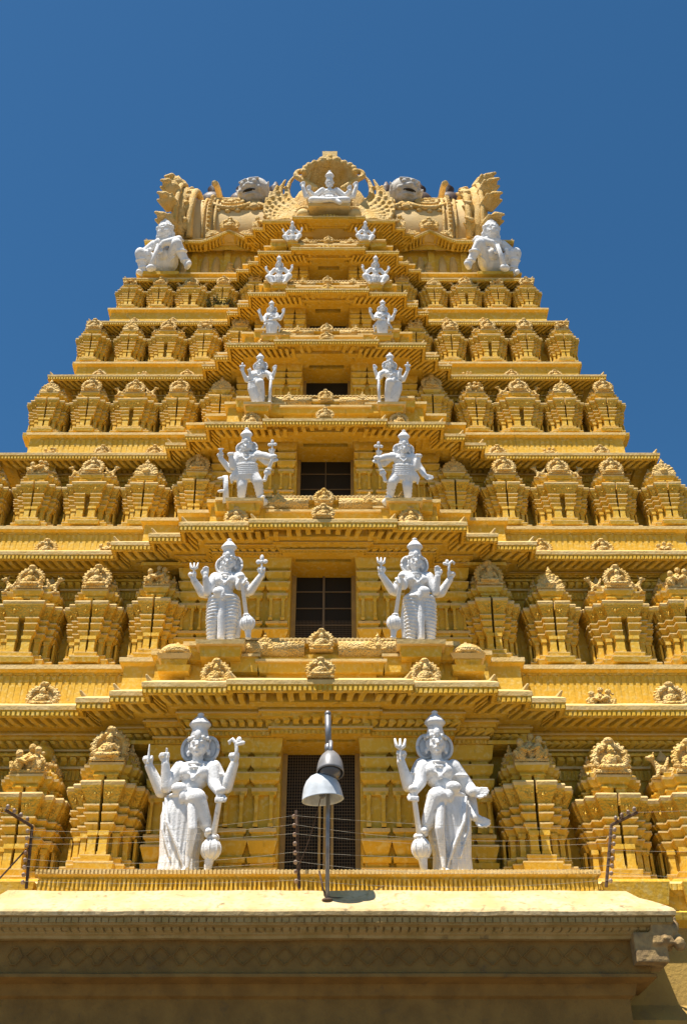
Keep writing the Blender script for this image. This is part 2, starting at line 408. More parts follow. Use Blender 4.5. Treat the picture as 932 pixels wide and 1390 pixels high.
def proto_beast(name, vox=.025):           # crouching winged beast in profile, facing +x
    b = MB()
    b.cap((-.28, 0, .22), (.12, 0, .30), .15, .15); b.cap((.12, 0, .32), (.30, -.02, .58), .12, .08); b.ell((.34, -.04, .66), (.13, .10, .10))
    b.cap((.40, -.04, .62), (.50, -.05, .66), .06, .05); b.cap((.28, 0, .72), (.22, 0, .86), .05, .03)
    for x in (-.3, .18):
        for y in (-.1, .1): b.cap((x, y, .2), (x + .06, y - .02, .04), .07, .06)
    b.cap((-.40, 0, .25), (-.50, 0, .52), .06, .07); b.cap((-.1, -.1, .35), (-.22, -.1, .62), .08, .05)
    b.box((-.45, -.14, -.02), (.42, .14, .05))
    return b.remesh(name, ['carved'], vox)
PR = dict(niche=proto_niche('niche_figure', 1), niche2=proto_niche('niche_figure', 5), group=proto_group('figure_group', 2),
          fan=proto_fan('fan_crest'), beast=proto_beast('beast'))

# ------------------------------------------------------------------ miniature shrines
def rplan(a, D, s, nd, side=.05, sh=.28):
    def f(o):
        q = [(s, -D[0] + nd), (s, -D[0] - o), (a[0] + o, -D[0] - o), (a[0] + o, -D[1] - o), (a[1] + o, -D[1] - o), (a[1] + o, -D[2] - o),
             (a[2] + o, -D[2] - o), (a[2] + o, -sh - o), (a[2] + side + o, -sh - o)]
        q = q + [(x, -y) for (x, y) in reversed(q)]
        return q + [(-x, -y) for (x, y) in q]
    return f
def rplan_solid(a, D, side=.05, sh=.28):
    def f(o):
        q = [(a[0] + o, -D[0] - o), (a[0] + o, -D[1] - o), (a[1] + o, -D[1] - o), (a[1] + o, -D[2] - o), (a[2] + o, -D[2] - o), (a[2] + o, -sh - o), (a[2] + side + o, -sh - o)]
        q = q + [(x, -y) for (x, y) in reversed(q)]
        return q + [(-x, -y) for (x, y) in q]
    return f
H0 = 3.2
def shrine_meshes(kind):
    wide = kind == 'wide'
    a = (.42, .66, .88) if wide else (.29, .50, .69)
    if kind == 'corner': a = (.29, .50, .69)
    D = (.92, .68, .46); s = .10 if wide else .035
    b = MB(); y = 0; pf = rplan(a, D, s, .40); ps = rplan_solid(a, D)
    z = lambda f: f * H0
    w = .010
    # base courses: solid
    b.loft(ps, [(z(0), .13), (z(.045), .16, 0), (z(.055), .16, 1), (z(.055), .03), (z(.10), .05, 0), (z(.107), .05, 1)], 0, w)
    # pilaster zone: recessed core
    b.loft(rplan(a, D, s + .03, .42), [(z(.105), -.09), (z(.27), -.09)], 0, w)
    for k, (x0, x1, dd) in enumerate([(s, a[0] - .07, D[0]), (a[0] + .015, a[1] - .07, D[1]), (a[1] + .015, a[2] - .06, D[2])]):
        for sx in (-1, 1):
            xa, xb = sorted((sx * x0, sx * x1))
            b.box((xa - .015, -dd - .02, z(.105)), (xb + .015, -dd + .3, z(.13)))
            b.box((xa, -dd, z(.13)), (xb, -dd + .3, z(.24)))
            b.box((xa - .025, -dd - .03, z(.24)), (xb + .025, -dd + .3, z(.272)), taper=.0)
    for sx in (-1, 1):
        for yy in (-.25, -.02, .2):
            xx = a[2] + .03; b.box((min(sx * xx, sx * (xx + .06)), yy, z(.105)), (max(sx * xx, sx * (xx + .06)), yy + .12, z(.27)))
    # capital courses widening upwards
    for (z0, z1, o0, o1) in ((.272, .325, -.02, .04), (.338, .395, -.01, .08), (.405, .450, .0, .10)):
        b.loft(pf, [(z(z0), o0), (z(z1 - .012), o1), (z(z1 - .012), o1 + .012), (z(z1), o1 + .012, 1), (z(z1 + .006), o0, 0)], 0, w)
        b.loft(rplan(a, D, s + .02, .42), [(z(z1), -.06), (z(z1 + .014), -.06)], 0)
    # eave with concave carved underside
    ep = ps if wide else pf
    b.loft(ep, [(z(.452), .04), (z(.48), .08, 2), (z(.52), .14, 2), (z(.56), .205, 2), (z(.572), .215, 0), (z(.594), .235, 1), (z(.606), .215, 1), (z(.625), .03, 1)], 0, w)
    for (x0, x1, dd) in ((s, a[0], D[0]), (a[0] + .1, a[1] + .1, D[1]), (a[1] + .1, a[2] + .1, D[2])):
        for sx in (-1, 1):
            xm = sx * (x0 + x1) / 2; ww = x1 - x0
            b.ell((xm, -dd - .13, z(.515)), (ww * .16, .05, .09), 2, 8, 5)
            for e in (-1, 1): b.ell((xm + e * ww * .27, -dd - .13, z(.525)), (ww * .11, .05, .055), 2, 8, 5)
            b.cap((xm - ww * .3, -dd - .15, z(.545)), (xm + ww * .3, -dd - .15, z(.545)), .022, n=6, m=2)
    b.loft(pf, [(z(.62), -.02), (z(.66), -.02), (z(.66), .01), (z(.672), .01)], 0, w)
    body = b.mesh(kind + '_shrine', ['yellow', 'cream', 'frieze'])  # cream top lips: faded paint, with sunlit edges put into the colour
    # roof
    r = MB(); q = (.30, .46, .58) if not wide else (.36, .60, .80)
    Dr = (.86, .66, .46); pr = rplan_solid(q, Dr, .05, .25)
    r.loft(pr, [(z(.665), .0), (z(.69), .0), (z(.70), .06), (z(.735), .11, 0), (z(.752), .12, 1), (z(.757), .03, 1), (z(.79), .05, 0), (z(.80), -.02, 1)], 0, w)
    if wide:
        seg = []
        n = 9
        for k in range(n + 1):
            t = math.pi * k / n; seg.append((-.42 * math.cos(t) * (1 + .12 * math.sin(t)), z(.80) + .42 * math.sin(t)))
        vs = [(x, yy, zz) for x in (-.72, .72) for (yy, zz) in seg]; m_ = n + 1
        fs = [(k, k + 1, m_ + k + 1, m_ + k) for k in range(n)] + [tuple(range(m_)), tuple(reversed(range(m_, 2 * m_)))]
        r.add(vs, fs, 2)
        for x in (-.45, 0, .45): r.lathe([(.05, 0), (.13, .05), (.15, .12), (.09, .2), (.03, .28), (.01, .34)], (x, 0, z(.80) + .40), 10, 1)
    else:
        r.loft(rplan_solid((.30, .42, .50), (.52, .46, .40), .0, .2), [(z(.79), 0), (z(.80), .05), (z(.855), .03), (z(.86), .07, 1), (z(.875), .07, 1), (z(.88), -.05, 0), (z(.905), -.14, 0)], 0, w)
        r.lathe([(.16, 0), (.13, .06), (.24, .10), (.33, .2), (.35, .3), (.30, .42), (.18, .52), (.09, .56), (.07, .62), (.02, .68)], (0, .05, z(.90)), 20, 0)
    roof = r.mesh('shrine_roof', ['yellow', 'cream', 'frieze'])
    return body, roof
SH = {k: shrine_meshes(k) for k in ('narrow', 'wide', 'corner')}
tmp = bpy.data.objects
def place_shrine(kind, u, Yf, Z, sx, sz, crest, flip):
    body, roof = SH[kind]
    sy = sx * (.80 if Z > T[2]['Z'] - .5 else .95)
    rx = random.uniform
    o = link('miniature_shrine', body, tower, P(u, Yf + .92 * sy + rx(-.02, .02), Z), rot=(0, 0, R(rx(-1.3, 1.3))), scale=(sx * rx(1.01, 1.06), sy, sz * rx(.985, 1.012)))
    link('shrine_roof', roof, o)
    zz = H0 * .76
    fx = sx / sz
    if kind == 'wide':
        link('crest', PR[crest], o, (0, -.88, zz), scale=(.86, .9, .80))
        link('beast_figure', PR['beast'], o, (.62, -.56, zz), scale=(.72, .9, .72))
        link('beast_figure', PR['beast'], o, (-.62, -.56, zz), scale=(-.72, .9, .72))
    else:
        link('crest', PR[crest], o, (0, -.88, zz), scale=(.90, .95, .84), rot=(0, 0, R(random.uniform(-5, 5))))
        link('side_crest', PR['fan'], o, (-.44, -.38, zz - .02), rot=(0, 0, R(-50)), scale=(.66, .7, .66))
        link('side_crest', PR['fan'], o, (.44, -.38, zz - .02), rot=(0, 0, R(50)), scale=(.66, .7, .66))
    return o
offp = [ (5.03, 6.93, 8.85, 10.75),
         (234, 321, 416, 503, 588), (179, 251, 326.5, 402, 474), (146, 205.5, 267, 328.5, 386), (121, 170, 222, 273.5, 325), (101, 145, 189, 232, 273)]
bases = [None, 887, 709, 583, 490, 418]
crs = ['niche', 'group', 'niche2', 'fan']
shrine_u = []
for i in range(6):
    t = T[i]; row_u = []
    for k, q in enumerate(offp[i]):
        u = q if i == 0 else hw(q, bases[i], t['Yf'])
        row_u.append(u)
        kind = 'wide' if k == 2 else ('corner' if k == 4 else 'narrow')
        for sx in (-1, 1):
            z = t['Z'] + (.30 if i == 0 and k == 0 else (.02 if i == 0 else .10))
            Yf = t['Yf'] - (.15 if k == 0 else 0)
            c = 'niche' if kind == 'wide' else crs[(i + k + (sx > 0)) % 4]
            place_shrine(kind, sx * u, Yf, z, t['sp'] / 1.9 * .96, t['H'] / H0, c, sx)
    shrine_u.append(row_u)

# ------------------------------------------------------------------ tier walls and cornices
for i, t in enumerate(T):
    s = t['s']; Yw = t['Yw']; ov = Yw - t['Ye']; Wd = ew[i] - ov
    zb = t['ze']; z0 = t['Z']
    fz = zat([1000, 755, 598, 492, 416, 358, 312][i], Yw - t['P'])
    F = zb - fz
    lift = [.02, .02, .03, .04, .05, .06, .06][i]
    extra = None
    if i == 6:
        gx = hw(136, 320, t['Ye']); extra = []
        for k in range(-4, 5): extra.append((gx - k * .25, 0 - .10 * (1 - abs(k) / 4.0), .48 * (1 - abs(k) / 4.0) ** 1.5))
        extra = [(x, y, l) for (x, y, l) in extra]
    cp = tierpath(i, Wd, Yw, amp=[.13, .14, .15, .16, .17, .18, .18][i], lift=0, extra=extra if i == 6 else None)
    cpb = tierpath(i, Wd, Yw, amp=[.22, .24, .26, .28, .3, .3, .3][i], lift=[.05, .08, .10, .12, .14, .16, .16][i], extra=extra if i == 6 else None)
    if i == 6:   # keep order from outside to the centre
        pass
    bk = .58 if i < 3 else .42
    # --- cornice
    c = MB(); o_ = lambda f: ov * f / 1.1
    if i < 6:
        zn = T[i + 1]['Z']; oN = Yw - T[i + 1]['Yf'] + .12
    else:
        zn = zb + .62; oN = ov * .55
    zk = zb + min(.62 * s, (zn - zb) * .55)
    prof = [(-.3, fz, 0, 0), (.05, fz, 0, 0), (.05, fz + F * .16, 2, .2), (.12, fz + F * .18, 0, .3), (.12, fz + F * .25, 1, .4), (.06, fz + F * .26, 0, .5), (.06, fz + F * .52, 0, .8),
            (o_(.28), fz + F * .55, 0, .9), (o_(.28), fz + F * .66, 0, 1), (o_(.36), fz + F * .68, 0, 1), (o_(.36), fz + F * .74, 1, 1), (o_(.30), fz + F * .75, 0, 1), (o_(.30), fz + F * .84, 0, 1), (o_(bk), fz + F * .88, 0, 1), (o_(bk), zb + .20 * s, 0, 1),
            (o_(.93), zb + .20 * s, 0, 1), (o_(.97), zb - .02 * s, 0, 1), (o_(1.05), zb - .02 * s, 0, 1), (o_(1.08), zb + .12 * s, 0, 1), (o_(1.12), zb + .14 * s, 0, 1), (o_(1.13), zb + .25 * s, 1, 1),
            (o_(1.07), zb + .30 * s, 1, .9), (o_(.95), zb + .38 * s, 1, .6), (max(oN - .10, .05), zk, 1, .15), (max(oN - .10, .05), zk + .02, 0, 0), (-.7, zk + .03, 1, 0)]
    prof2 = [(max(oN - .10, .05), zk - .25, 0, 0), (max(oN - .10, .05), zk + .04, 0, 0),
            (max(oN - .12, .03), zn - .20 * s, 0, 0), (oN - .02, zn - .15 * s, 0, 0), (oN, zn - .12 * s, 0, 0), (oN, zn, 1, 0), (-.4 - (.6 if i < 6 else 1.5), zn + .002, 0, 0)]
    sweep(c, cp, prof)
    pth2 = tierpath(i, Wd - .38 * s, Yw, amp=.12)
    dz = 0
    if i < 6:
        yr0 = T[i + 1]['Yf'] - .17 - t['P']; ledge = zat([868, 675, 539, 448, 383, 328][i], yr0)
        dz = max(0.0, zn - ledge + .03); t['ledge'] = ledge
    pth2 = [(x, y, -dz * min(1, max(0, (Yw - y) / t['P']))) for (x, y, l) in pth2]
    sweep(c, pth2, [tuple(list(q[:3]) + [1.0 if k > 1 else 0]) for k, q in enumerate(prof2)])
    lim = Yw + 4
    row(c, cpb, .05, o_(.24), fz + F * .28, fz + F * .53, .20 * s + .02, .55, 0, .7, lean=.25, ylim=lim)
    row(c, cpb, o_(bk), o_(.90), zb - (.10 if i < 3 else .06) * s, zb + .19 * s, .25 * s + .03, .50, 0, 1, lean=.15, ylim=lim)
    if i < 3:            # shallow carved band above the eave
        ob = max(oN - .12, .03)
        for sx in (-1, 1):
            q = [(-Wd + .4 * s, Yw, 0), (-t['c1'] - .1, Yw, 0)]
            if sx > 0: q = [(-x, y, 0) for (x, y, l) in reversed(q)]
            row(c, q, ob - .02, ob + .022, zk + .10, zn - .27 * s, .17, .62, 0, 0, shape='box'); row(c, q, ob - .02, ob + .03, zn - .25 * s, zn - .20 * s, .30, .8, 0, 0, shape='box')
    row(c, cp, o_(1.0), o_(1.105), zb - .005, zb + .13 * s, .10 * s + .02, .55, 0, 1, shape='box', ylim=lim)
    row(c, cp, .04, .075, fz + .01, fz + F * .15, .11, .5, 0, .15, shape='box', ylim=lim)
    if i < 6:            # the wings carry a second, lower frieze
        for sx in (-1, 1):
            q = [(-Wd, Yw + 3, 0), (-Wd, Yw, 0), (-t['c1'] + .02, Yw, 0)]
            if sx > 0: q = [(-x, y, 0) for (x, y, l) in reversed(q)]
            f2 = fz - .62 * s
            sweep(c, q, [(-.2, f2, 0), (.04, f2, 0), (.04, f2 + .26 * s, 2), (.12, f2 + .28 * s, 0), (.12, f2 + .34 * s, 1), (.05, f2 + .35 * s, 0), (.05, f2 + .56 * s, 0), (.20, f2 + .58 * s, 0), (.20, fz + .02, 0), (.04, fz + .03, 0)])
            row(c, q, .04, .18, f2 + .36 * s, f2 + .56 * s, .24 * s, .62, 0, 0, lean=.15, ylim=lim)
            row(c, q, .03, .06, f2 + .01, f2 + .25 * s, .10, .5, 0, 0, shape='box', ylim=lim)
    horns(c, cp, o_(1.02), zb + .28 * s, 1.15 * s, 1)
    tpart('cornice', c, ['yellow', 'cream', 'frieze'], (0, Yw, zb))
    # --- wall with central recess and niches
    wp = []; m = t['m']; p = t['P']; dh = [.95, .89, .86, .78, .74, .71, .62][i]; rec = [.9, .9, .85, .8, .75, .7, .5][i]
    fr = Yw - p + .28; nb = Yw - p * .35
    L = [(-Wd, BACK - 3, 0), (-Wd, Yw, 0), (-t['c2'] - .1, Yw, 0), (-t['c2'] - .1, Yw - p * .42, 0), (-m + .10, Yw - p * .42, 0), (-m + .10, nb, 0), (-m + .70 * s + .12, nb, 0), (-m + .70 * s + .12, fr, 0), (-dh, fr, 0), (-dh, fr + rec, 0)]
    if i == 6: L = [(-Wd, BACK - 3, 0), (-Wd, Yw, 0), (-m, Yw, 0), (-m, fr, 0), (-dh, fr, 0), (-dh, fr + rec, 0)]
    wp = L + [(-x, y, l) for (x, y, l) in reversed(L)]
    wl = MB(); n = len(wp)
    zt = fz + .01
    sweep(wl, wp, [(0, z0 - (.8 if i else .05), 0), (0, z0 + (zt - z0) * .33, 0), (0, z0 + (zt - z0) * .66, 0), (0, zt, 0)])
    wl.box((-dh - .3, fr + .02, zt - .02), (dh + .3, fr + rec + .2, zt + .25), 0)          # ceiling of the recess
    if i < 6: wl.box((-c1[i] - .12, fr + .2, zt + .003), (c1[i] + .12, Yw + .3, zt + .10), 0)
    if i < 6:
        u5 = shrine_u[i][-1] + .12 if i > 1 else Wd + .4
        ya = Yw + .12
        for sx in (-1, 1):
            vs = [(sx * (Wd - .3), ya, z0 - .05), (sx * u5, ya, z0 - .05), (sx * u5, BACK - 4, z0 - .05), (sx * (Wd - .3), BACK - 4, z0 - .05),
                  (sx * (Wd - .3), ya, fz), (sx * (Wd + .02), ya, fz), (sx * (Wd + .02), BACK - 4, fz), (sx * (Wd - .3), BACK - 4, fz)]
            wl.add(vs, [(0, 3, 2, 1), (4, 5, 6, 7), (0, 1, 5, 4), (1, 2, 6, 5), (2, 3, 7, 6), (3, 0, 4, 7)], 0)
    tpart('tier_wall', wl, ['yellow'], (0, Yw, z0))
    t.update(fr=fr, rec=rec, dh=dh, fz=fz, Wd=Wd, nb=nb, zn=zn, ov=ov)
    # --- pilasters beside the recess and beyond the figures
    if i < 6:
        h = zt - z0
        def pil(x0, x1, yf, dep, two=True):
            b = MB(); xm = (x0 + x1) / 2; hx = (x1 - x0) / 2
            pf = lambda o: [(xm - hx - o, yf - o), (xm + hx + o, yf - o), (xm + hx + o, yf + dep), (xm - hx - o, yf + dep)]
            zz = lambda f: z0 + f * h
            k = .062 * s + .012
            b.loft(pf, [(zz(0), .9 * k), (zz(.10), 1.3 * k, 0), (zz(.115), 1.5 * k, 1), (zz(.12), .2 * k, 1), (zz(.15), .2 * k), (zz(.15), .9 * k), (zz(.185), 1.1 * k), (zz(.19), 0, 1),
                        (zz(.205), 0), (zz(.22), .4 * k), (zz(.29), 1.4 * k), (zz(.305), 1.3 * k, 1), (zz(.315), 0, 1), (zz(.34), .2 * k), (zz(.35), .9 * k), (zz(.375), .9 * k, 1), (zz(.385), -.6 * k, 1),
                        (zz(.60), -.6 * k), (zz(.60), .4 * k), (zz(.625), .7 * k), (zz(.65), .7 * k, 1), (zz(.655), -.2 * k), (zz(.675), -.2 * k), (zz(.70), 1.2 * k), (zz(.745), 1.6 * k, 0), (zz(.755), 1.6 * k, 1), (zz(.76), .2 * k),
                        (zz(.78), .2 * k), (zz(.80), 1.2 * k), (zz(.85), 1.7 * k, 0), (zz(.86), 1.7 * k, 1), (zz(.865), .2 * k), (zz(.885), .2 * k), (zz(.90), 1.4 * k), (zz(.99), 2.1 * k, 0), (zz(.995), 2.1 * k, 0)], 0, .006)
            if two:
                w = hx * .33
                for xx in (xm - hx + w * .9, xm + hx - w * .9):
                    b.box((xx - w / 2, yf - .045, zz(.385)), (xx + w / 2, yf + .05, zz(.58)))
                    b.box((xx - w * .7, yf - .07, zz(.56)), (xx + w * .7, yf + .05, zz(.60)), taper=.02)
                    b.box((xx - w * .7, yf - .07, zz(.385)), (xx + w * .7, yf + .05, zz(.41)))
            return b
        g0 = dh + .06; g1 = m - .70 * s - .14; gap = .10; mid = (g0 + g1) / 2
        for sx in (-1, 1):
            for (a_, b_) in ((g0 + .05, mid - gap), (mid + gap, g1 - .04)):
                xa, xb = sorted((sx * a_, sx * b_)); tpart('pilaster', pil(xa, xb, fr - .10, .3), ['yellow', 'cream'], ((xa + xb) / 2, fr, z0))
            b0 = m + .06; b1 = t['c2'] + .05
            for (a_, b_) in ((b0 + .02, (b0 + b1) / 2 - .05), ((b0 + b1) / 2 + .05, b1)):
                xa, xb = sorted((sx * a_, sx * b_)); tpart('pilaster', pil(xa, xb, Yw - p * .42 - .12, .3), ['yellow', 'cream'], ((xa + xb) / 2, fr, z0))

# ------------------------------------------------------------------ windows in the recesses
for i, t in enumerate(T[:6]):
    z0 = t['Z'] - .02; dh = t['dh']; yb = t['fr'] + t['rec']; top = zat([1026, 784, 626, 519, 441, 372][i], yb)
    fw = .12 if i < 2 else .09
    f = MB()
    f.box((-dh + .003, yb - .16, z0), (-dh + fw, yb + .02, top)); f.box((dh - fw, yb - .16, z0), (dh - .003, yb + .02, top))
    f.box((-dh + .003, yb - .18, top), (dh - .003, yb + .02, top + .12)); f.box((-dh + .003, yb - .10, top + .12), (dh - .003, yb + .02, max(t['fz'], top + .13)))
    f.box((-dh + fw + .002, yb - .17, z0), (dh - fw - .002, yb, z0 + .1))
    wo_ = tpart('window', f, ['frame'], (0, yb, z0))
    if i in (0, 1): wo_['label'] = 'dark doorway with a rusty wire net' if i == 0 else 'dark window with iron bars'
    g = MB(); g.box((-dh + fw, yb - .06, z0 + .05), (dh - fw, yb - .04, top)); tpart('window_pane', g, ['dark'], (0, yb, z0), parent=wo_)
    g = MB(); W2 = dh - fw; hh = top - z0
    if i < 3:
        nx, nz, r = [(26, 46, .004), (2, 6, .014), (2, 5, .012)][i]
        for k in range(1, nx): x = -W2 + 2 * W2 * k / nx; g.box((x - r, yb - .10, z0 + .1), (x + r, yb - .10 + 2 * r, top))
        for k in range(1, nz): zz = z0 + hh * k / nz; g.box((-W2, yb - .105, zz - r), (W2, yb - .105 + 2 * r, zz + r))
        if i == 0:
            for x in (-.02, .10, .28): g.box((x - .03, yb - .25, z0), (x + .03, yb - .19, z0 + hh * .62), 1)
            g.box((-W2, yb - .26, z0 + .35), (W2, yb - .20, z0 + .43), 1)
        if i == 1:
            g.box((-.03, yb - .13, z0 + .1), (.03, yb - .11, top), 0)
            for k in range(1, 40): x = -W2 + 2 * W2 * k / 40; g.box((x - .003, yb - .09, z0 + .1), (x + .003, yb - .084, z0 + hh * .55))
            for k in range(1, 30): zz = z0 + hh * .55 * k / 30; g.box((-W2, yb - .092, zz - .003), (W2, yb - .086, zz + .003))
        tpart('window_grille', g, ['grille', 'frame'], (0, yb, z0), parent=wo_)

# ------------------------------------------------------------------ medallions on the wing eaves, rolls and crests in the middle
med = [(378, 474), (294, 377, 461), (232, 302, 372), (190, 250, 309), (160, 210, 262)]
mrow = [948, 744, 608, 508, 430]
for i in range(5):
    t = T[i]; s = t['s']
    for k, q in enumerate(med[i]):
        for sx in (-1, 1):
            y = t['Ye'] + .22
            u = hw(q, mrow[i], y) * sx
            pr = ['niche2', 'group', 'niche'][(i + k + (sx > 0)) % 3]; sz = .72 * s if i else .84
            o = link('medallion', PR[pr], tower, P(u, y + .02, t['ze'] + .27 * s), scale=(sz, sz * .8, sz * .85))
for i in range(6):
    t = T[i]; n = T[i + 1]; s = n['s']; yc = n['Yf'] - n['P'] - .18
    zf = n['Z']; mm = n['m'] - .15
    # stepped base under the roll and the roll itself
    r = .22 * s
    yr = t['Yw'] - t['P'] - (t['Yw'] - n['Yf'] + .12) - .05
    zr = t['ledge'] - r * 1.42
    zf = zr + .16 * s
    half = mm * (.80 if i == 0 else .86)
    for sx in (-1, 1):
        b = MB(); x0, x1 = sorted((sx * .42, sx * half)); vs = []; K = 14
        for x in (x0, (x0 + x1) / 2, x1):
            for k in range(K): a = 2 * math.pi * k / K; vs.append((x, yr + r * math.cos(a), zr + r * 1.1 * math.sin(a)))
        fs = [(e * K + k, e * K + (k + 1) % K, (e + 1) * K + (k + 1) % K, (e + 1) * K + k) for e in range(2) for k in range(K)]
        fs += [tuple(reversed(range(K))), tuple(2 * K + k for k in range(K))]
        b.add(vs, fs, 0)
        b.cap((sx * (half + .02), yr - .02, zr), (sx * (half + .06), yr - .02, zr), r * 1.25, n=12)
        b.cap((sx * (half - .04), yr - .02, zr + r), (sx * (half + .02), yr - .06, zr + r * 2.1), r * .6, r * .3, n=8)
        tpart('barrel_roll', b, ['carved'], (sx * (half + .42) / 2, yr, zr), smooth=True)
    b = MB()
    b.box((-half - .05, yr - .02, zr - r * 2.6), (half + .05, yr + .35, zr - r * .75), 0, taper=.03)
    b.box((-half * .7, yr - .14, zr - r * 3.4), (half * .7, yr + .35, zr - r * 1.9), 0, taper=.05)
    b.box((-half * .7 - .05, yr - .20, zr - r * 1.9 - .05), (half * .7 + .05, yr + .3, zr - r * 1.9 + .02), 1, taper=.0)
    o = tpart('moulding_base', b, ['yellow', 'cream'], (0, yr, zr))
    b = MB()
    b.box((-half - .09, yr - .07, zr + r * 1.12), (half + .09, yr + .30, zr + r * 1.42), 1)
    for k in range(int(half * 2 / .11)):
        x = -half + (k + .5) * .11
        b.box((x - .03, yr - .10, zr + r * 1.15), (x + .03, yr - .065, zr + r * 1.4), 1)
    tpart('ledge', b, ['yellow', 'cream'], (0, yr, zr + r))
    oc = lambda name, pr, u, y, z, sc: link(name, PR[pr], o, (u, y - yr, z - zr), scale=sc)
    q = .95 * s
    oc('crest', 'niche', 0, yr - .16, zr - r * .6, (q * .74, q * .6, q * .70))
    oc('crest', 'niche2', 0, t['Yw'] - t['P'] - t['ov'] + .05 - .15 * t['s'], t['ze'] + .27 * t['s'] + .04, (.70 * t['s'], .55 * t['s'], .54 * t['s']))
    for sx in (-1, 1):
        oc('small_crest', 'fan', sx * mm * .50, yr - .16, zr - r * .4, (.5 * s, .4 * s, .55 * s))
        if i < 5: oc('corner_crest', 'niche2', sx * (t['m'] - .62 * t['s']), t['Yw'] - t['P'] - t['ov'] + .22, t['ze'] + .26 * t['s'], (.72 * t['s'], .55 * t['s'], .72 * t['s']))
        # stepped blocks beside it, under the figures
        x0, x1 = sorted((sx * (half + .10), sx * (n['m'] + .35)))
        b = MB(); b.box((x0, yr - .10, zf - .52 * s), (x1, yr + .9, zf - .13 * s), 0, taper=.03)
        b.box((x0 + .03, yr - .20, zf - .14 * s), (x1 - .03, yr + .9, zf - .02), 1, taper=-.0)
        tpart('figure_pedestal', b, ['yellow', 'cream'], ((x0 + x1) / 2, yr, zf))
        x0, x1 = sorted((sx * .55 * mm, sx * .80 * mm))
        b = MB(); b.box((x0, yr - .12, zf - .90 * s), (x1, yr + .5, zf - .46 * s), 0, taper=.02); b.box((x0 - .04, yr - .17, zf - .46 * s), (x1 + .04, yr + .5, zf - .38 * s), 1)
        tpart('stepped_block', b, ['yellow', 'cream'], ((x0 + x1) / 2, yr, zf))
        b = MB()
        if i == 0:
            ux = sx * 3.62; yy = yr + .1; zz = zf - .82
            b.box((ux - .42, yy - .3, zz), (ux + .42, yy + .6, zz + .16), 0, taper=.04); b.box((ux - .34, yy - .24, zz + .17), (ux + .34, yy + .6, zz + .34), 0, taper=.05); b.box((ux - .44, yy - .33, zz + .35), (ux + .44, yy + .6, zz + .47), 1, taper=.07)
            b.lathe([(.36, 0), (.46, .06), (.46, .14), (.36, .28), (.2, .37), (.06, .42), (.03, .5)], (ux, yy + .1, zz + .47), 24, 2, rib=.06, nr=20)
        else:
            ux = sx * (n['m'] + .75); yy = n['Yf'] - .45; zz = zf - .05
            b.box((ux - .26 * s, yy - .2, zz - .3), (ux + .26 * s, yy + .5, zz), 0, taper=.03)
            b.lathe([(.24 * s, 0), (.30 * s, .06), (.24 * s, .2 * s), (.1 * s, .32 * s), (.03, .42 * s)], (ux, yy + .1, zz), 14, 2, rib=.08, nr=12)
        tpart('small_dome', b, ['yellow', 'cream', 'carved'], (ux, yr, zf))

# ------------------------------------------------------------------ plinth and lower body of the tower
t = T[0]; b = MB()
pw = 6.05; yp = t['Ye'] - t['P'] + .12
zp1 = zat(1181, yp); zp0 = zat(1207, yp)
path = [(-pw, t['Yw'], 0), (-pw, yp, 0), (pw, yp, 0), (pw, t['Yw'], 0)]
sweep(b, path, [(-.2, zp0 - .5, 0), (-.16, zp0 - .05, 0), (-.12, zp0, 0), (-.10, zp0 + .26, 0), (-.03, zp1 - .10, 0), (0, zp1 - .08, 0), (0, zp1, 1), (-1.6, zp1, 0)])
row(b, path, -.12, -.04, zp0 - .02, zp0 + .22, .10, .5, 0, 0, shape='box')
row(b, path, -.02, .03, zp1 - .09, zp1 + .005, .085, .55, 1, 0, shape='box')
for sx in (-1, 1):
    b.box((min(sx * 4.2, sx * 5.9), yp + .25, zp1 - .02), (max(sx * 4.2, sx * 5.9), yp + 2, zp1 + .06), 1)
tpart('plinth', b, ['yellow', 'cream'], (0, yp, zp1))
b = MB(); W0 = ew[0]
path = [(-W0, BACK - 3, 0), (-W0, t['Yf'] - .25, 0), (W0, t['Yf'] - .25, 0), (W0, BACK - 3, 0)]
zt = t['Z']
sweep(b, path, [(.5, 0, 0), (.5, .6, 0), (.1, .8, 0), (.1, zt - 3.3, 0), (.45, zt - 3.0, 0), (.5, zt - 2.85, 0), (.1, zt - 2.5, 0), (.05, zt - .95, 0), (.30, zt - .85, 1), (.34, zt - .70, 1), (.08, zt - .6, 1),
                (.08, zt - .30, 1), (.20, zt - .18, 1), (.22, zt - .06, 1), (.16, zt + .0, 2), (-1.6, zt + .004, 1)])
row(b, path, .15, .24, zt - .20, zt - .07, .12, .55, 1, 0, shape='box')
tpart('base_wall', b, ['wall', 'yellow', 'cream'], (0, t['Yf'], 0))
for sx in (-1, 1):
    for k, u in enumerate((6.93, 8.85, 10.75)):
        b = MB(); hw_ = 1.0 if k == 1 else 0.82
        b.box((sx * u - hw_, t['Yf'] - .30, zt - .0), (sx * u + hw_, t['Yf'] + 1.2, zt + .09), 0, taper=-.03)
        b.box((sx * u - hw_ * .9, t['Yf'] - .62, zt - .52), (sx * u + hw_ * .9, t['Yf'] - .1, zt - .06), 0, taper=.08)
        tpart('shrine_plinth', b, ['yellow'], (sx * u, t['Yf'], zt))

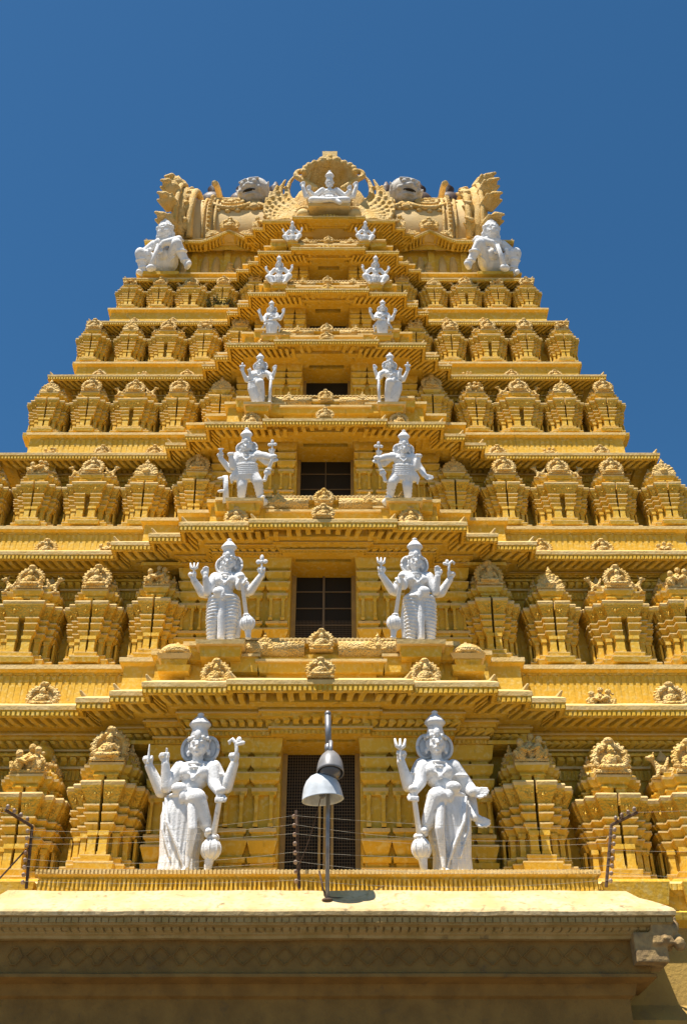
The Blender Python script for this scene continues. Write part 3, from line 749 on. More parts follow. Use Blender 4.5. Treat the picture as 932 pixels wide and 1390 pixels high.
# ------------------------------------------------------------------ barrel roof of the tower
t = T[6]; Rr = 2.5
zf7 = t['zn']; Yc = t['Ye'] + 2.75; Zc = zf7 + 1.15
hx = hw(200, 290, t['Ye'] + .3)
b = MB(); n = 26; vs = []; fs = []
a0 = -R(27); rings = []
xsn = [-hx + k * hx / 8 for k in range(17)]
for x in xsn:
    fl = 1 + .06 * (abs(x) / hx) ** 6
    for k in range(n + 1):
        a = a0 + (math.pi - 2 * a0) * k / n
        vs.append(wob((x, Yc - Rr * fl * math.cos(a), Zc + Rr * fl * math.sin(a)), .012))
m_ = n + 1
for e in range(16):
    for k in range(n): fs.append((e * m_ + k, e * m_ + k + 1, (e + 1) * m_ + k + 1, (e + 1) * m_ + k))
fs += [tuple(range(m_)), tuple(reversed(range(16 * m_, 17 * m_)))]
b.add(vs, fs, 0)
def arc(rr, x, a1=-27, a2=170, n=22): return [(x, Yc - rr * math.cos(R(a1 + (a2 - a1) * k / n)), Zc + rr * math.sin(R(a1 + (a2 - a1) * k / n))) for k in range(n + 1)]
for sx in (-1, 1):
    for xx, r_, q in ((hx * .77, .055, .05), (hx * .81, .11, .06), (hx * .85, .06, .05)): b.tube(arc(Rr * 1.02 + q, sx * xx), r_, 7, 1)
    for p in arc(Rr * 1.02 + .17, sx * hx * .81, n=44): b.ell(p, (.07, .07, .07), 1, 8, 5)
roof = tpart('barrel_roof', b, ['roof', 'carved'], (0, Yc, Zc), smooth=False)
for p in roof.data.polygons: p.use_smooth = True
# gable arches with flame leaves at both ends
def leafproto(name, vox=.03):
    b = MB()
    for k in range(5):
        t_ = k / 4.0; b.cap((.10 * (k - 2) * .9, 0, .1), (.16 * (k - 2) * .8 + .1, -.05, .62 - .07 * abs(k - 2)), .10, .055, n=8)
    b.ell((0, .02, .22), (.26, .12, .26)); b.cap((.05, 0, .55), (.26, -.1, .70), .12, .05)
    return b.remesh(name, ['carved'], vox)
LEAF = leafproto('flame_leaf')
for sx in (-1, 1):
    g = MB(); rr = Rr + .10
    g.tube(arc(rr + .22, sx * (hx + .05), a2=200), .30, 9, 0); g.tube(arc(rr + .30, sx * (hx - .42), a2=200), .14, 7, 0); g.tube(arc(rr + .60, sx * (hx + .1), a2=200), .10, 7, 0)
    disc = [(sx * (hx + .02), Yc, Zc)] + [(sx * (hx + .02), p[1], p[2]) for p in arc(rr + .3, 0, -27, 207, 30)]
    g.add(disc, [(0, k, k + 1) for k in range(1, 31)], 1)
    ga = tpart('gable_arch', g, ['carved', 'yellow'], (sx * hx, Yc, Zc), smooth=True)
    for k in range(10):
        a = R(-22 + 17.5 * k)
        rad = rr + .42
        # outer row, pointing outwards from the arch
        y = -rad * math.cos(a); z = rad * math.sin(a)
        tl = link('flame_leaf', LEAF, ga, (sx * .22, y - .02, z), scale=(.95 * sx, 1.0, .85)); tl.rotation_mode = 'XYZ'
        rot = Matrix.Rotation(-(R(90) - a) * -1, 4, 'X')
        nrm = Vector((sx * .55, -math.cos(a), math.sin(a))).normalized(); tan = Vector((0, math.sin(a), math.cos(a)))
        up = (nrm * .65 + tan * .5).normalized(); fwd = nrm.cross(up).cross(nrm); xax = Vector((sx * 1.0, 0, 0)); yax = up.cross(xax).normalized(); xax = yax.cross(up)
        Mx = Matrix((xax, yax, up)).transposed(); tl.rotation_euler = Mx.to_euler(); tl.scale = (1.15, 1.2, 1.2)
        # inner row, lying on the roof side
        rad = rr + .12
        tl = link('flame_leaf', LEAF, ga, (-sx * .22, -rad * math.cos(a), rad * math.sin(a)))
        up = (Vector((-sx * .15, math.sin(a), math.cos(a))) * .9 + Vector((0, -math.cos(a), math.sin(a))) * .45).normalized()
        fw = Vector((sx * .1, -math.cos(a), math.sin(a))); xax = up.cross(-fw).normalized(); yax = up.cross(xax).normalized()
        Mx = Matrix((xax, yax, up)).transposed(); tl.rotation_euler = Mx.to_euler(); tl.scale = (.95, 1.1, .95)
# scrolls on the roof below the lion heads
def onroof(x, a, dr=0.0): return (x, Yc - (Rr + dr) * math.cos(a), Zc + (Rr + dr) * math.sin(a))
LH = [hw(102, 262, t['Ye'] + .2)]
for sx in (-1, 1):
    b = MB(); xc = sx * LH[0]
    for e in (-1, 1):
        cx = xc + e * .98
        pts = []; rs = []
        for k in range(46):
            t_ = k / 45.0; ang = R(200 if e > 0 else -20) + e * t_ * R(620); rad = .92 * (1 - .80 * t_)
            pts.append(onroof(cx + rad * math.cos(ang), R(26) + rad * .72 * math.sin(ang) / Rr * 1.1, .07)); rs.append(.12 * (1 - .5 * t_))
        b.tube(pts, rs, 7, 0)
        for k in range(16):
            ang = R(20 + 360 * k / 16.0); b.ell(onroof(cx + 1.04 * math.cos(ang), R(26) + .75 * math.sin(ang) / Rr * 1.1, .03), (.13, .09, .10), 0, 8, 5)
        for k in range(5): b.ell(onroof(cx + random.uniform(-.3, .3), R(26) + random.uniform(-.1, .1), .05), (.14, .1, .1), 0, 8, 5)
    b.ell(onroof(xc, R(14), .05), (.2, .15, .2), 0); b.ell(onroof(xc, R(20), .02), (.35, .15, .2), 0)
    tpart('scroll_ornament', b, ['carved'], onroof(xc, R(20)), smooth=True)
# gable peaks over the roof cornice
for sx in (-1, 1):
    gx = sx * hw(136, 320, t['Ye']); zc = t['ze'] + .25 * t['s'] + .62
    link('crest', PR['niche'], tower, P(gx, t['Ye'] - .05, zc - .05), scale=(.75, .5, .62))
    for e in (-1, 1):
        link('side_scroll', PR['fan'], tower, P(gx + e * .62, t['Ye'] - .02, zc - .38), rot=(0, R(e * 28), 0), scale=(.55, .4, .42))
    # little kneeling attendants beside the centre, same ochre as the tower
    uu = sx * hw(88, 330, t['Ye'])
    link('attendant_figure', PR['group'], tower, P(uu, t['Ye'] - .45, t['ze'] + .12), scale=(.95, .8, 1.15))
# relief band under the roof cornice
for sx in (-1, 1):
    b = MB()
    for k in range(10):
        x = sx * (t['m'] + .5 + k * .42)
        if abs(x) > t['Wd'] - .1: continue
        if k % 3 == 1: b.box((x - .12, t['Yw'] - .10, t['Z']), (x + .12, t['Yw'] + .05, t['fz']), 0)
        else: b.ell((x, t['Yw'] - .02, t['Z'] + (t['fz'] - t['Z']) * .45), (.16, .10, (t['fz'] - t['Z']) * .34), 1, 10, 6)
    gx = sx * hw(136, 345, t['Ye'])
    for k in range(5): b.ell((gx, t['Yw'] - .12, t['Z'] + .15 + k * .2), (.34 - .055 * k, .16, .14), 1, 10, 6)
    tpart('relief_band', b, ['yellow', 'carved'], (sx * 4, t['Yw'], t['Z']))
# dark finials behind the ridge and pale rib arches
b0 = MB()
b0.lathe([(.30, 0), (.42, .1), (.25, .25), (.2, .5), (.42, .75), (.50, 1.0), (.40, 1.25), (.18, 1.4), (.12, 1.6), (.24, 1.75), (.12, 1.95), (.05, 2.15)], (0, 0, 0), 18, 0, rib=.12, nr=16)
fin = b0.mesh('ridge_finial', ['finial'], smooth=True)
for pxo in (75, 119, 157):
    for sx in (-1, 1):
        link('ridge_finial', fin, tower, P(sx * hw(pxo, 252, Yc), Yc, Zc + Rr - .1), scale=(1.15, 1.15, (zat(248, Yc) - Zc - Rr + .1) / 2.15))
for sx in (-1, 1):
    b = MB(); b.tube(arc(Rr + .72, sx * hx * .80, 40, 150), .13, 8, 0); tpart('roof_rib', b, ['cream'], (sx * hx * .8, Yc, Zc), smooth=True)
# central shell niche with flame wings
yh = t['Yw'] - t['P'] - .35; zh = t['zn'] - .35
b = MB()
zt_ = zat(226, yh); Hh = zt_ - zh
zb_ = zh + .35
for k in range(15):                        # hollow of the ribbed shell
    a = R(180 * k / 14.0); ca, sa = math.cos(a), math.sin(a)
    b.tube([(.55 * ca, yh + .35 * sa + .1, zb_), (.80 * ca, yh + .75 * sa + .05, zb_ + (zt_ - zb_) * .4), (.88 * ca, yh + .75 * sa - .1, zb_ + (zt_ - zb_) * .7), (.72 * ca, yh + .35 * sa - .30, zt_ - .50), (.30 * ca, yh - .38, zt_ - .38)], [.10, .11, .12, .12, .08], 7)
b.ell((0, yh + 1.25, zb_ + .8), (.9, .2, 1.0)); b.ell((0, yh + .85, zt_ - 1.15), (1.45, .22, 1.25))
b.tube([(.98 * math.cos(R(180 * k / 20)), yh - .38, zt_ - .95 + .62 * math.sin(R(180 * k / 20))) for k in range(21)], .13, 8)
for k in range(11): b.ell((1.0 * math.cos(R(18 * k)), yh - .52, zt_ - .95 + .64 * math.sin(R(18 * k))), (.13, .11, .13), n=9, k=6)
for sx in (-1, 1):
    b.cap((sx * .15, yh - .3, zt_ - .3), (sx * .75, yh - .35, zt_ - .45), .20, .12); b.cap((sx * .75, yh - .3, zt_ - .45), (sx * 1.12, yh - .3, zt_ - .62), .14, .05)
    b.ell((sx * .28, yh - .45, zt_ - .26), (.2, .2, .18)); b.ell((sx * .55, yh - .40, zt_ - .36), (.14, .14, .14))
    b.cap((sx * .55, yh - .2, zt_ - 1.6), (sx * 1.15, yh - .2, zt_ - 1.0), .14, .12)
    pts = [(sx * (1.12 + .20 * math.cos(R(-80 + 270 * k / 9))), yh - .2, zt_ - .78 + .22 * math.sin(R(-80 + 270 * k / 9))) for k in range(10)]
    b.tube(pts, .12, 7); b.ell((sx * .98, yh - .25, zt_ - .72), (.12, .12, .1))
b.ell((0, yh - .5, zt_ - .1), (.14, .14, .22))
me = b.remesh('shell_hood', ['carved'], .04, relax=1); link('shell_hood', me, tower, P(0, 0, 0))
b = MB(); b.box((-.30, yh - .1, zt_ - .1), (.30, yh + .5, zat(208, yh)), 0, taper=.06); b.box((-.36, yh - .16, zt_ - .2), (.36, yh + .56, zt_ + .02), 0); tpart('cap_block', b, ['cream'], (0, yh, zt_))
for sx in (-1, 1):
    b = MB()
    for k in range(8):
        a = R(86 - 8 * k); l = (zt_ - .35 - zh) * (1.02 - .085 * k)
        base = Vector((sx * (.95 + .05 * k), yh + .12 - .03 * k, zh - .1)); pts = []; rs = []
        for j in range(10):
            q = j / 9.0; aa = a + R(10) - R(26) * math.sin(q * 2.6)
            pts.append(base + Vector((sx * math.cos(aa) * l * q * .95, -.06 * math.sin(q * 7), math.sin(aa) * l * q))); rs.append(.20 * (1 - q ** 2 * .75))
        b.tube(pts, rs, 8)
        for j in range(3, 8): b.ell(tuple(pts[j] + Vector((sx * .06, -.12, 0))), (.07, .07, .05), n=7, k=5)
    b.ell((sx * 1.15, yh + .1, zh + .25), (.45, .2, .45))
    b.tube([(sx * (.95 + .42 * math.cos(R(20 + 150 * k / 10))), yh - .1, zh + .25 + .62 * math.sin(R(20 + 150 * k / 10))) for k in range(11)], .09, 7)
    me = b.remesh('flame_wing', ['carved'], .04, relax=1); link('flame_wing', me, tower, P(0, 0, 0))
    b = MB(); b.ell((sx * .98, yh - .30, t['zn'] - .10), (.26, .2, .26)); tpart('round_boss', b, ['cream'], (sx * .98, yh, zh), smooth=True)
t['yh'] = yh; t['zh'] = zh
T7 = t

# ================================================================== white statues
def eloft(b, lv, n=36, fold=0.0, nf=18, m=0):        # (cx, cy, z, rx, ry)
    vs = []; fs = []
    for i, (cx, cy, z, rx, ry) in enumerate(lv):
        t_ = i / (len(lv) - 1)
        for j in range(n):
            a = 2 * math.pi * j / n; front = max(0, -math.sin(a)); k = 1 + fold * t_ * math.cos(nf * a) * (.3 + front)
            vs.append((cx + rx * k * math.cos(a), cy + ry * k * math.sin(a), z))
    for i in range(len(lv) - 1):
        for j in range(n):
            q = (j + 1) % n; fs.append((i * n + q, i * n + j, (i + 1) * n + j, (i + 1) * n + q))
    fs.append(tuple(range(n))); fs.append(tuple(reversed([(len(lv) - 1) * n + j for j in range(n)])))
    b.add(vs, fs, m)
def ring(b, c, rx, ry, r, tilt=0.0, n=20):
    b.tube([(c[0] + rx * math.cos(2 * math.pi * k / n), c[1] + ry * math.sin(2 * math.pi * k / n), c[2] + tilt * math.cos(2 * math.pi * k / n)) for k in range(n + 1)], r, 6)
def hand(b, p, d, mode='grip', s=1.0):
    p = Vector(p); d = Vector(d).normalized(); x = Vector((0, -1, 0)).cross(d)
    if x.length < .1: x = Vector((1, 0, 0))
    x.normalize(); f = Vector((0, -1, 0))
    c = p + d * .020 * s; b.ell(tuple(c), (.022 * s, .013 * s, .024 * s))
    L = [.030, .036, .034, .026]
    for k in range(4):
        q = c + x * ((k - 1.5) * .0115 * s) + d * .016 * s
        if mode == 'grip': m_ = q + d * .010 * s + f * .014 * s; e = m_ - d * .016 * s + f * .006 * s
        elif mode == 'point' and k != 1: m_ = q + d * .012 * s + f * .012 * s; e = m_ - d * .014 * s + f * .004 * s
        else: m_ = q + d * L[k] * .6 * s; e = m_ + d * L[k] * .5 * s + f * .004 * s
        b.cap(q, m_, .0072 * s, .0068 * s, n=7); b.cap(m_, e, .0068 * s, .0058 * s, n=7)
    q = c + x * .020 * s - d * .004 * s; m_ = q + x * .010 * s + d * .016 * s + f * .008 * s
    b.cap(q, m_, .0080 * s, .0068 * s, n=7); b.cap(m_, m_ + d * .014 * s - x * .004 * s, .0068 * s, .006 * s, n=7)
def limb(b, pts, rs):
    for k in range(len(pts) - 1): b.cap(pts[k], pts[k + 1], rs[k], rs[k + 1], n=12)
def bust(b, xs, xw, xh, zs=.665, zw=.545, zh=.46, head=(0, -.02, .785), broad=1.0, male=False):
    hx_, hy, hz = head
    b.ell((xs, 0, zs - .055), (.105 * broad, .065, .085)); b.ell((xs, .005, zs - .005), (.125 * broad, .048, .038))
    b.cap((xs, .0, zs - .08), (xw, 0, zw), .082, .064, n=14); b.cap((xw, 0, zw), (xh, 0, zh), .066, .098, n=14)
    b.ell((xw, -.035, zw - .015), (.055, .045, .05))
    if not male:
        for e in (-1, 1): b.ell((xs + e * .048, -.055, zs - .055), (.040, .038, .038))
    else:
        for e in (-1, 1): b.ell((xs + e * .05, -.045, zs - .045), (.045, .03, .035))
    b.cap((xs, -.0, zs + .01), (hx_, hy + .01, hz - .05), .036, .034)
    # head and face
    b.ell(head, (.056, .058, .072), n=18, k=12); b.ell((hx_, hy - .018, hz - .034), (.040, .042, .036))
    b.cap((hx_, hy - .058, hz + .012), (hx_, hy - .074, hz - .014), .008, .013, n=8)
    for e in (-1, 1):
        b.ell((hx_ + e * .023, hy - .050, hz + .012), (.014, .011, .008)); b.cap((hx_ + e * .010, hy - .056, hz + .030), (hx_ + e * .038, hy - .046, hz + .028), .006, .004, n=6)
        b.ell((hx_ + e * .030, hy - .036, hz - .022), (.016, .014, .016)); b.ell((hx_ + e * .057, hy + .005, hz - .002), (.010, .016, .028)); b.ell((hx_ + e * .064, hy + .004, hz - .045), (.012, .013, .018))
    b.ell((hx_, hy - .060, hz - .032), (.016, .008, .005)); b.ell((hx_, hy - .058, hz - .041), (.013, .008, .005)); b.ell((hx_, hy - .048, hz - .058), (.014, .012, .010))
    ring(b, (xs, -.012, zs - .0), .062, .058, .008); ring(b, (xs, -.020, zs - .03), .075, .062, .007)
    b.tube([(xs - .05, -.05, zs - .0), (xs - .03, -.088, zs - .07), (xs, -.095, zs - .095), (xs + .03, -.088, zs - .07), (xs + .05, -.05, zs)], .009, 6)
    b.ell((xs, -.098, zs - .10), (.016, .012, .018))
def crown_mesh(name, hx_, hy, hz, top=1.0, w=1.0):
    b = MB(); h = top - hz - .03
    pr = [(.055, .0), (.066, .03), (.064, .10), (.057, .14), (.060, .16), (.052, .30), (.048, .42), (.060, .50), (.070, .56), (.066, .62), (.050, .72), (.030, .83), (.016, .88), (.022, .92), (.020, .96), (.006, 1.0)]
    b.lathe([(r * w, z * h) for r, z in pr], (hx_, hy + .01, hz + .03), 22, 0)
    for k in range(12):
        a = 2 * math.pi * k / 12; b.ell((hx_ + .066 * w * math.cos(a), hy + .01 + .066 * w * math.sin(a), hz + .03 + .05 * h), (.012, .012, .014), n=8, k=5)
    b.ell((hx_, hy - .055, hz + .03 + .14 * h), (.022, .014, .03), n=10, k=6)
    return b.mesh(name, ['white'], smooth=True)
def halo_mesh(hx_, hz):
    b = MB()
    for e in (-1, 1):
        b.ell((hx_ + e * .058, .055, hz - .005), (.062, .022, .080), n=20)
        ring_pts = [(hx_ + e * .058 + .055 * math.cos(2 * math.pi * k / 20), .035, hz - .005 + .072 * math.sin(2 * math.pi * k / 20)) for k in range(21)]
        b.tube(ring_pts, .012, 7)
    b.ell((hx_, .06, hz + .01), (.07, .025, .085), n=18)
    return b.mesh('halo', ['white'], smooth=True)
def mace_mesh(top, bot, ball, rb=.058, rs=.016):
    b = MB(); top = Vector(top); bot = Vector(bot); ball = Vector(ball); d = (bot - top).normalized()
    b.tube([tuple(top - d * .03), tuple(top), tuple(ball)], [rs * 1.5, rs, rs * 1.15], 10)
    b.ell(tuple(top - d * .02), (rs * 1.9, rs * 1.9, rs * 1.6))
    b.ell(tuple(ball), (rb, rb, rb * 1.05), n=18, k=12)
    for k in range(8):
        a = 2 * math.pi * k / 8; b.tube([(ball[0] + rb * 1.02 * math.cos(a) * math.cos(t_), ball[1] + rb * 1.02 * math.sin(a) * math.cos(t_), ball[2] + rb * 1.07 * math.sin(t_)) for t_ in [R(q) for q in range(-80, 81, 20)]], .005, 5)
    b.cap(tuple(ball - d * -.03), tuple(bot), rb * .55, .020); b.ell(tuple(bot), (.026, .026, .014))
    b.ell(tuple(ball - d * (rb * 1.15)), (rs * 1.9, rs * 1.9, rs))
    return b.mesh('mace', ['white'], smooth=True)
def emblem_mesh(kind, p):
    b = MB(); x, y, z = p
    if kind == 'trident':
        b.cap((x, y, z - .03), (x, y, z + .045), .008, .008, n=8)
        for e in (-1, 0, 1): b.tube([(x, y, z + .035), (x + e * .026, y, z + .055), (x + e * .034, y, z + .10)], [.012, .012, .006], 7)
    elif kind == 'flower':
        b.cap((x, y, z - .03), (x, y, z + .05), .010, .008, n=8)
        for a in (0, 90, 180): b.ell((x + .030 * math.cos(R(a)), y, z + .065 + .034 * math.sin(R(a))), (.022, .012, .022) if a != 90 else (.018, .012, .034))
        b.ell((x, y, z + .065), (.016, .016, .016))
    elif kind == 'hook':
        b.tube([(x, y, z - .03), (x + .008, y, z + .04), (x + .002, y, z + .085), (x - .022, y, z + .11), (x - .040, y, z + .095), (x - .038, y, z + .078)], [.011, .012, .012, .013, .012, .006], 8)
        b.ell((x + .02, y, z + .10), (.018, .010, .026)); b.cap((x, y, z + .075), (x + .045, y, z + .085), .010, .014)
    elif kind == 'drum':
        b.cap((x, y, z - .02), (x, y, z + .05), .008); b.lathe([(.03, 0), (.012, .025), (.012, .03), (.034, .055)], (x, y, z + .03), 12)
    else:
        b.cap((x, y, z - .02), (x, y, z + .09), .010, .004, n=8)
    return b.mesh('held_emblem', ['white'], smooth=True)

def fold_rings(b, p, q, r1, r2, n, th=.008):
    p = Vector(p); q = Vector(q)
    for k in range(n):
        t_ = (k + .5) / n; c = p.lerp(q, t_); r = r1 + (r2 - r1) * t_
        ring(b, tuple(c + Vector((0, 0, .006))), r * 1.04, r * 1.04, th, tilt=.010 * (-1) ** 0)

def build_pose(kind, var=False):
    """returns (body MB, list of child meshes); height 1 with crown, facing -y, x as in the left-hand statues"""
    b = MB(); ch = []
    if kind == 'A':          # one knee bent, long pleated skirt, mace planted at the side
        hd = (.055, -.025, .785); bust(b, .045, .025, .0, head=hd)
        eloft(b, [(-.005, 0, .50, .085, .075), (-.005, 0, .45, .125, .095), (-.01, 0, .36, .145, .10), (-.015, 0, .24, .135, .095), (-.025, 0, .12, .118, .09), (-.025, 0, .03, .125, .10), (-.025, 0, .0, .130, .105)], 96, .055, 26)
        limb(b, [(.03, -.02, .45), (.075, -.10, .44), (.13, -.075, .30), (.155, -.06, .25)], [.078, .060, .044, .026])
        b.cap((.155, -.07, .25), (.165, -.14, .235), .024, .018); 
        b.tube([(-.12, -.06, .46), (-.09, -.105, .30), (-.02, -.11, .16), (.03, -.105, .03)], [.010, .012, .012, .008], 6); b.tube([(-.135, -.03, .44), (-.12, -.085, .26), (-.06, -.10, .10)], [.009, .010, .007], 6)
        b.tube([(.05, -.10, .44), (.055, -.12, .38), (.07, -.14, .25), (.05, -.11, .10), (.05, -.12, .03)], [.02, .03, .03, .02, .012], 8)
        ring(b, (0, -.005, .47), .118, .098, .012); b.ell((-.035, -.10, .505), (.05, .03, .035)); b.ell((-.01, -.105, .455), (.025, .02, .04))
        b.cap((-.10, -.04, .018), (-.17, -.11, .012), .022, .014); b.cap((.02, -.06, .018), (.03, -.14, .012), .022, .015)
        if var:
            limb(b, [(-.06, .01, .655), (-.155, .02, .53), (-.165, -.06, .49)], [.048, .044, .032]); hand(b, (-.165, -.065, .49), (-1, -.3, -.1), 'open', 1.25)
            limb(b, [(-.05, .03, .64), (-.15, .05, .50), (-.165, .03, .46), (-.175, -.03, .345)], [.046, .042, .038, .026]); hand(b, (-.175, -.03, .34), (-.8, -.1, -.35), 'open', 1.25)
        else:
            limb(b, [(-.06, .01, .655), (-.145, .02, .53), (-.165, .01, .515), (-.245, -.03, .66)], [.048, .042, .040, .028]); hand(b, (-.247, -.035, .665), (-.02, 0, 1), 'grip', 1.15)
            limb(b, [(-.055, -.02, .64), (-.12, -.05, .525), (-.135, -.08, .66)], [.042, .038, .026]); hand(b, (-.136, -.085, .665), (0, -.1, 1), 'point', 1.15)
        limb(b, [(.15, .015, .655), (.215, .02, .54), (.235, .01, .53), (.285, -.03, .665)], [.050, .042, .040, .028]); hand(b, (.287, -.035, .67), (.05, 0, 1), 'grip', 1.15)
        limb(b, [(.145, -.02, .64), (.165, -.04, .545), (.215, -.10, .47)], [.045, .040, .027]); hand(b, (.218, -.10, .465), (.05, -.3, -1), 'grip', 1.25)
        for p in ((-.10, .015, .595), (.175, .015, .60)): ring(b, p, .050, .050, .009)
        ch.append(mace_mesh((.222, -.115, .46), (.165, -.10, .012), (.18, -.10, .14)))
        
        if not var: ch.append(emblem_mesh('spike', (-.248, -.06, .70)))
        ch.append(emblem_mesh('trident' if var else 'hook', (.292, -.06, .70)))
        b.cap((.20, -.06, .215), (.155, -.10, .225), .022, .02)
    elif kind == 'B':        # standing straight, banded trousers
        hd = (.03, -.02, .765); bust(b, .02, .01, .0, .65, .525, .44, head=hd)
        for e, xf in ((-1, -.085), (1, .065)):
            k0 = (e * .062, 0, .41); k1 = (xf * .98, -.02, .23); k2 = (xf, 0, .045)
            limb(b, [k0, k1, k2], [.078, .056, .038]); fold_rings(b, k0, k1, .078, .058, 6, .0055); fold_rings(b, k1, k2, .056, .040, 6, .005)
            b.cap((xf, -.005, .022), (xf + e * .022, -.10, .014), .028, .020)
            for q in range(4): b.ell((xf + e * .022 + (q - 1.5) * .011, -.118, .010), (.007, .012, .008), n=7, k=5)
        b.tube([(0, -.075, .42), (-.005, -.07, .25), (.0, -.06, .06), (.005, -.05, .02)], [.022, .030, .034, .03], 8)
        ring(b, (0, 0, .435), .125, .095, .015); b.ell((-.03, -.09, .475), (.055, .035, .045)); b.ell((.005, -.10, .44), (.022, .02, .05))
        b.tube([(.12, .02, .43), (.135, .03, .25), (.13, .02, .08)], [.02, .026, .02], 7); b.tube([(-.10, .03, .45), (-.14, .04, .40), (-.10, .04, .30)], [.03, .02, .015], 7)
        limb(b, [(-.085, .01, .64), (-.16, .02, .50), (-.19, .01, .50), (-.265, -.03, .615)], [.050, .044, .040, .028]); hand(b, (-.268, -.035, .62), (-.05, 0, 1), 'grip', 1.25)
        limb(b, [(-.08, -.02, .62), (-.135, -.05, .49), (-.15, -.09, .61)], [.042, .038, .027]); hand(b, (-.151, -.095, .615), (0, -.1, 1), 'open', 1.2)
        limb(b, [(.125, .015, .64), (.20, .02, .50), (.225, .01, .50), (.325, -.03, .63)], [.050, .044, .040, .028]); hand(b, (.328, -.035, .635), (.08, 0, 1), 'grip', 1.25)
        limb(b, [(.12, -.02, .62), (.14, -.05, .53), (.165, -.10, .555)], [.044, .038, .030]); hand(b, (.165, -.10, .555), (.3, -.3, -.2), 'grip', 1.2)
        for p in ((-.12, .015, .575), (.16, .015, .575)): ring(b, p, .050, .050, .009)
        ch.append(mace_mesh((.165, -.12, .575), (.235, -.09, .05), (.225, -.095, .175), .062))
        ch.append(emblem_mesh('hook' if var else 'trident', (-.262, -.06, .665))); ch.append(emblem_mesh('trident' if var else 'flower', (.33, -.06, .68)))
    elif kind == 'C':        # wide striding stance, one knee lifted
        hd = (.0, -.03, .745); bust(b, .01, .01, .0, .65, .54, .47, head=hd, male=True, broad=1.1)
        eloft(b, [(0, 0, .53, .10, .08), (0, 0, .46, .135, .10), (-.015, 0, .37, .14, .105), (-.02, 0, .31, .11, .09)], 60, .05, 18)
        limb(b, [(-.04, 0, .40), (-.035, -.045, .24), (-.045, 0, .05)], [.075, .056, .036]); b.cap((-.045, -.01, .03), (-.075, -.11, .018), .030, .022)
        limb(b, [(.06, 0, .40), (.135, -.055, .28), (.155, .03, .10)], [.075, .056, .036]); b.cap((.155, .02, .085), (.20, -.09, .07), .030, .022)
        b.ell((.165, .0, .03), (.08, .10, .06)); b.tube([(-.12, -.02, .42), (-.16, -.02, .36), (-.15, -.01, .28)], [.03, .022, .01], 7)
        fold_rings(b, (-.035, -.045, .24), (-.045, 0, .07), .054, .038, 4, .005); fold_rings(b, (.135, -.055, .27), (.155, .03, .12), .054, .040, 4, .005)
        if var: limb(b, [(-.10, .01, .645), (-.18, .02, .50), (-.20, .0, .47), (-.225, -.06, .39)], [.052, .046, .042, .030]); hand(b, (-.225, -.06, .385), (-.8, -.2, -.3), 'open', 1.4)
        else: limb(b, [(-.10, .01, .645), (-.15, .02, .47), (-.175, .01, .47), (-.275, -.03, .60)], [.052, .046, .042, .030]); hand(b, (-.278, -.035, .605), (.05, 0, 1), 'grip', 1.3)
        limb(b, [(-.09, -.02, .62), (-.14, -.05, .49), (-.155, -.09, .585)], [.044, .040, .030]); hand(b, (-.155, -.095, .59), (0, -.1, 1), 'grip', 1.3)
        limb(b, [(.13, .015, .645), (.23, .02, .54), (.25, .01, .54), (.285, -.02, .63)], [.052, .046, .038, .028]); hand(b, (.285, -.03, .635), (.1, 0, 1), 'grip', 1.2)
        limb(b, [(.12, -.02, .63), (.21, -.05, .61), (.305, -.09, .56)], [.048, .042, .032]); hand(b, (.305, -.095, .56), (.3, -.2, -1), 'grip', 1.3)
        ring(b, (0, 0, .515), .12, .095, .013)
        for k in range(6): ring(b, (0, -.005, .50 - .025 * k), .125 + .004 * k, .10, .006)
        ch.append(mace_mesh((.305, -.12, .55), (.215, -.12, .27), (.245, -.12, .37), .034, .020))
        m2 = MB(); m2.tube([(-.215, -.10, .36), (-.205, -.10, .20), (-.20, -.10, .02)], [.030, .028, .036], 10); m2.ell((-.25, -.11, .33), (.05, .02, .018)); m2.ell((-.25, -.11, .165), (.045, .02, .02)); 
        if not var: ch.append(m2.mesh('club', ['white'], smooth=True)); ch.append(emblem_mesh('drum', (-.275, -.06, .64)))
        ch.append(emblem_mesh('flower', (.29, -.06, .68)))
    elif kind == 'D':        # hip thrust out, skirt sweeping aside, hand on a staff
        hd = (.03, -.025, .775); bust(b, .02, -.01, -.04, .655, .54, .45, head=hd)
        eloft(b, [(-.03, 0, .50, .085, .075), (-.045, 0, .44, .125, .095), (-.04, 0, .34, .13, .10), (-.02, 0, .22, .115, .09), (.0, 0, .10, .10, .082), (.005, 0, .0, .10, .09)], 60, .045, 20)
        limb(b, [(.0, -.02, .44), (.045, -.13, .42), (.07, -.06, .22), (.075, -.04, .05)], [.080, .066, .05, .035]); b.cap((.075, -.04, .02), (.09, -.12, .014), .026, .018); b.cap((-.05, -.04, .02), (-.07, -.12, .014), .026, .018)
        ring(b, (-.04, 0, .465), .118, .095, .013); b.ell((-.03, -.10, .47), (.03, .02, .05))
        limb(b, [(-.085, .01, .645), (-.17, .02, .52), (-.19, .01, .52), (-.25, -.03, .66)], [.048, .042, .038, .028]); hand(b, (-.252, -.035, .665), (-.05, 0, 1), 'open', 1.3)
        limb(b, [(-.08, -.02, .63), (-.12, -.05, .53), (-.13, -.08, .62)], [.040, .036, .026]); hand(b, (-.13, -.085, .625), (0, -.1, 1), 'point', 1.2)
        limb(b, [(.125, .015, .645), (.20, .02, .53), (.22, .01, .53), (.27, -.03, .65)], [.048, .042, .038, .028]); hand(b, (.272, -.035, .655), (.1, 0, 1), 'open', 1.3)
        limb(b, [(.12, -.02, .63), (.19, -.06, .585), (.22, -.10, .50)], [.044, .038, .028]); hand(b, (.22, -.10, .50), (.1, -.2, -1), 'grip', 1.2)
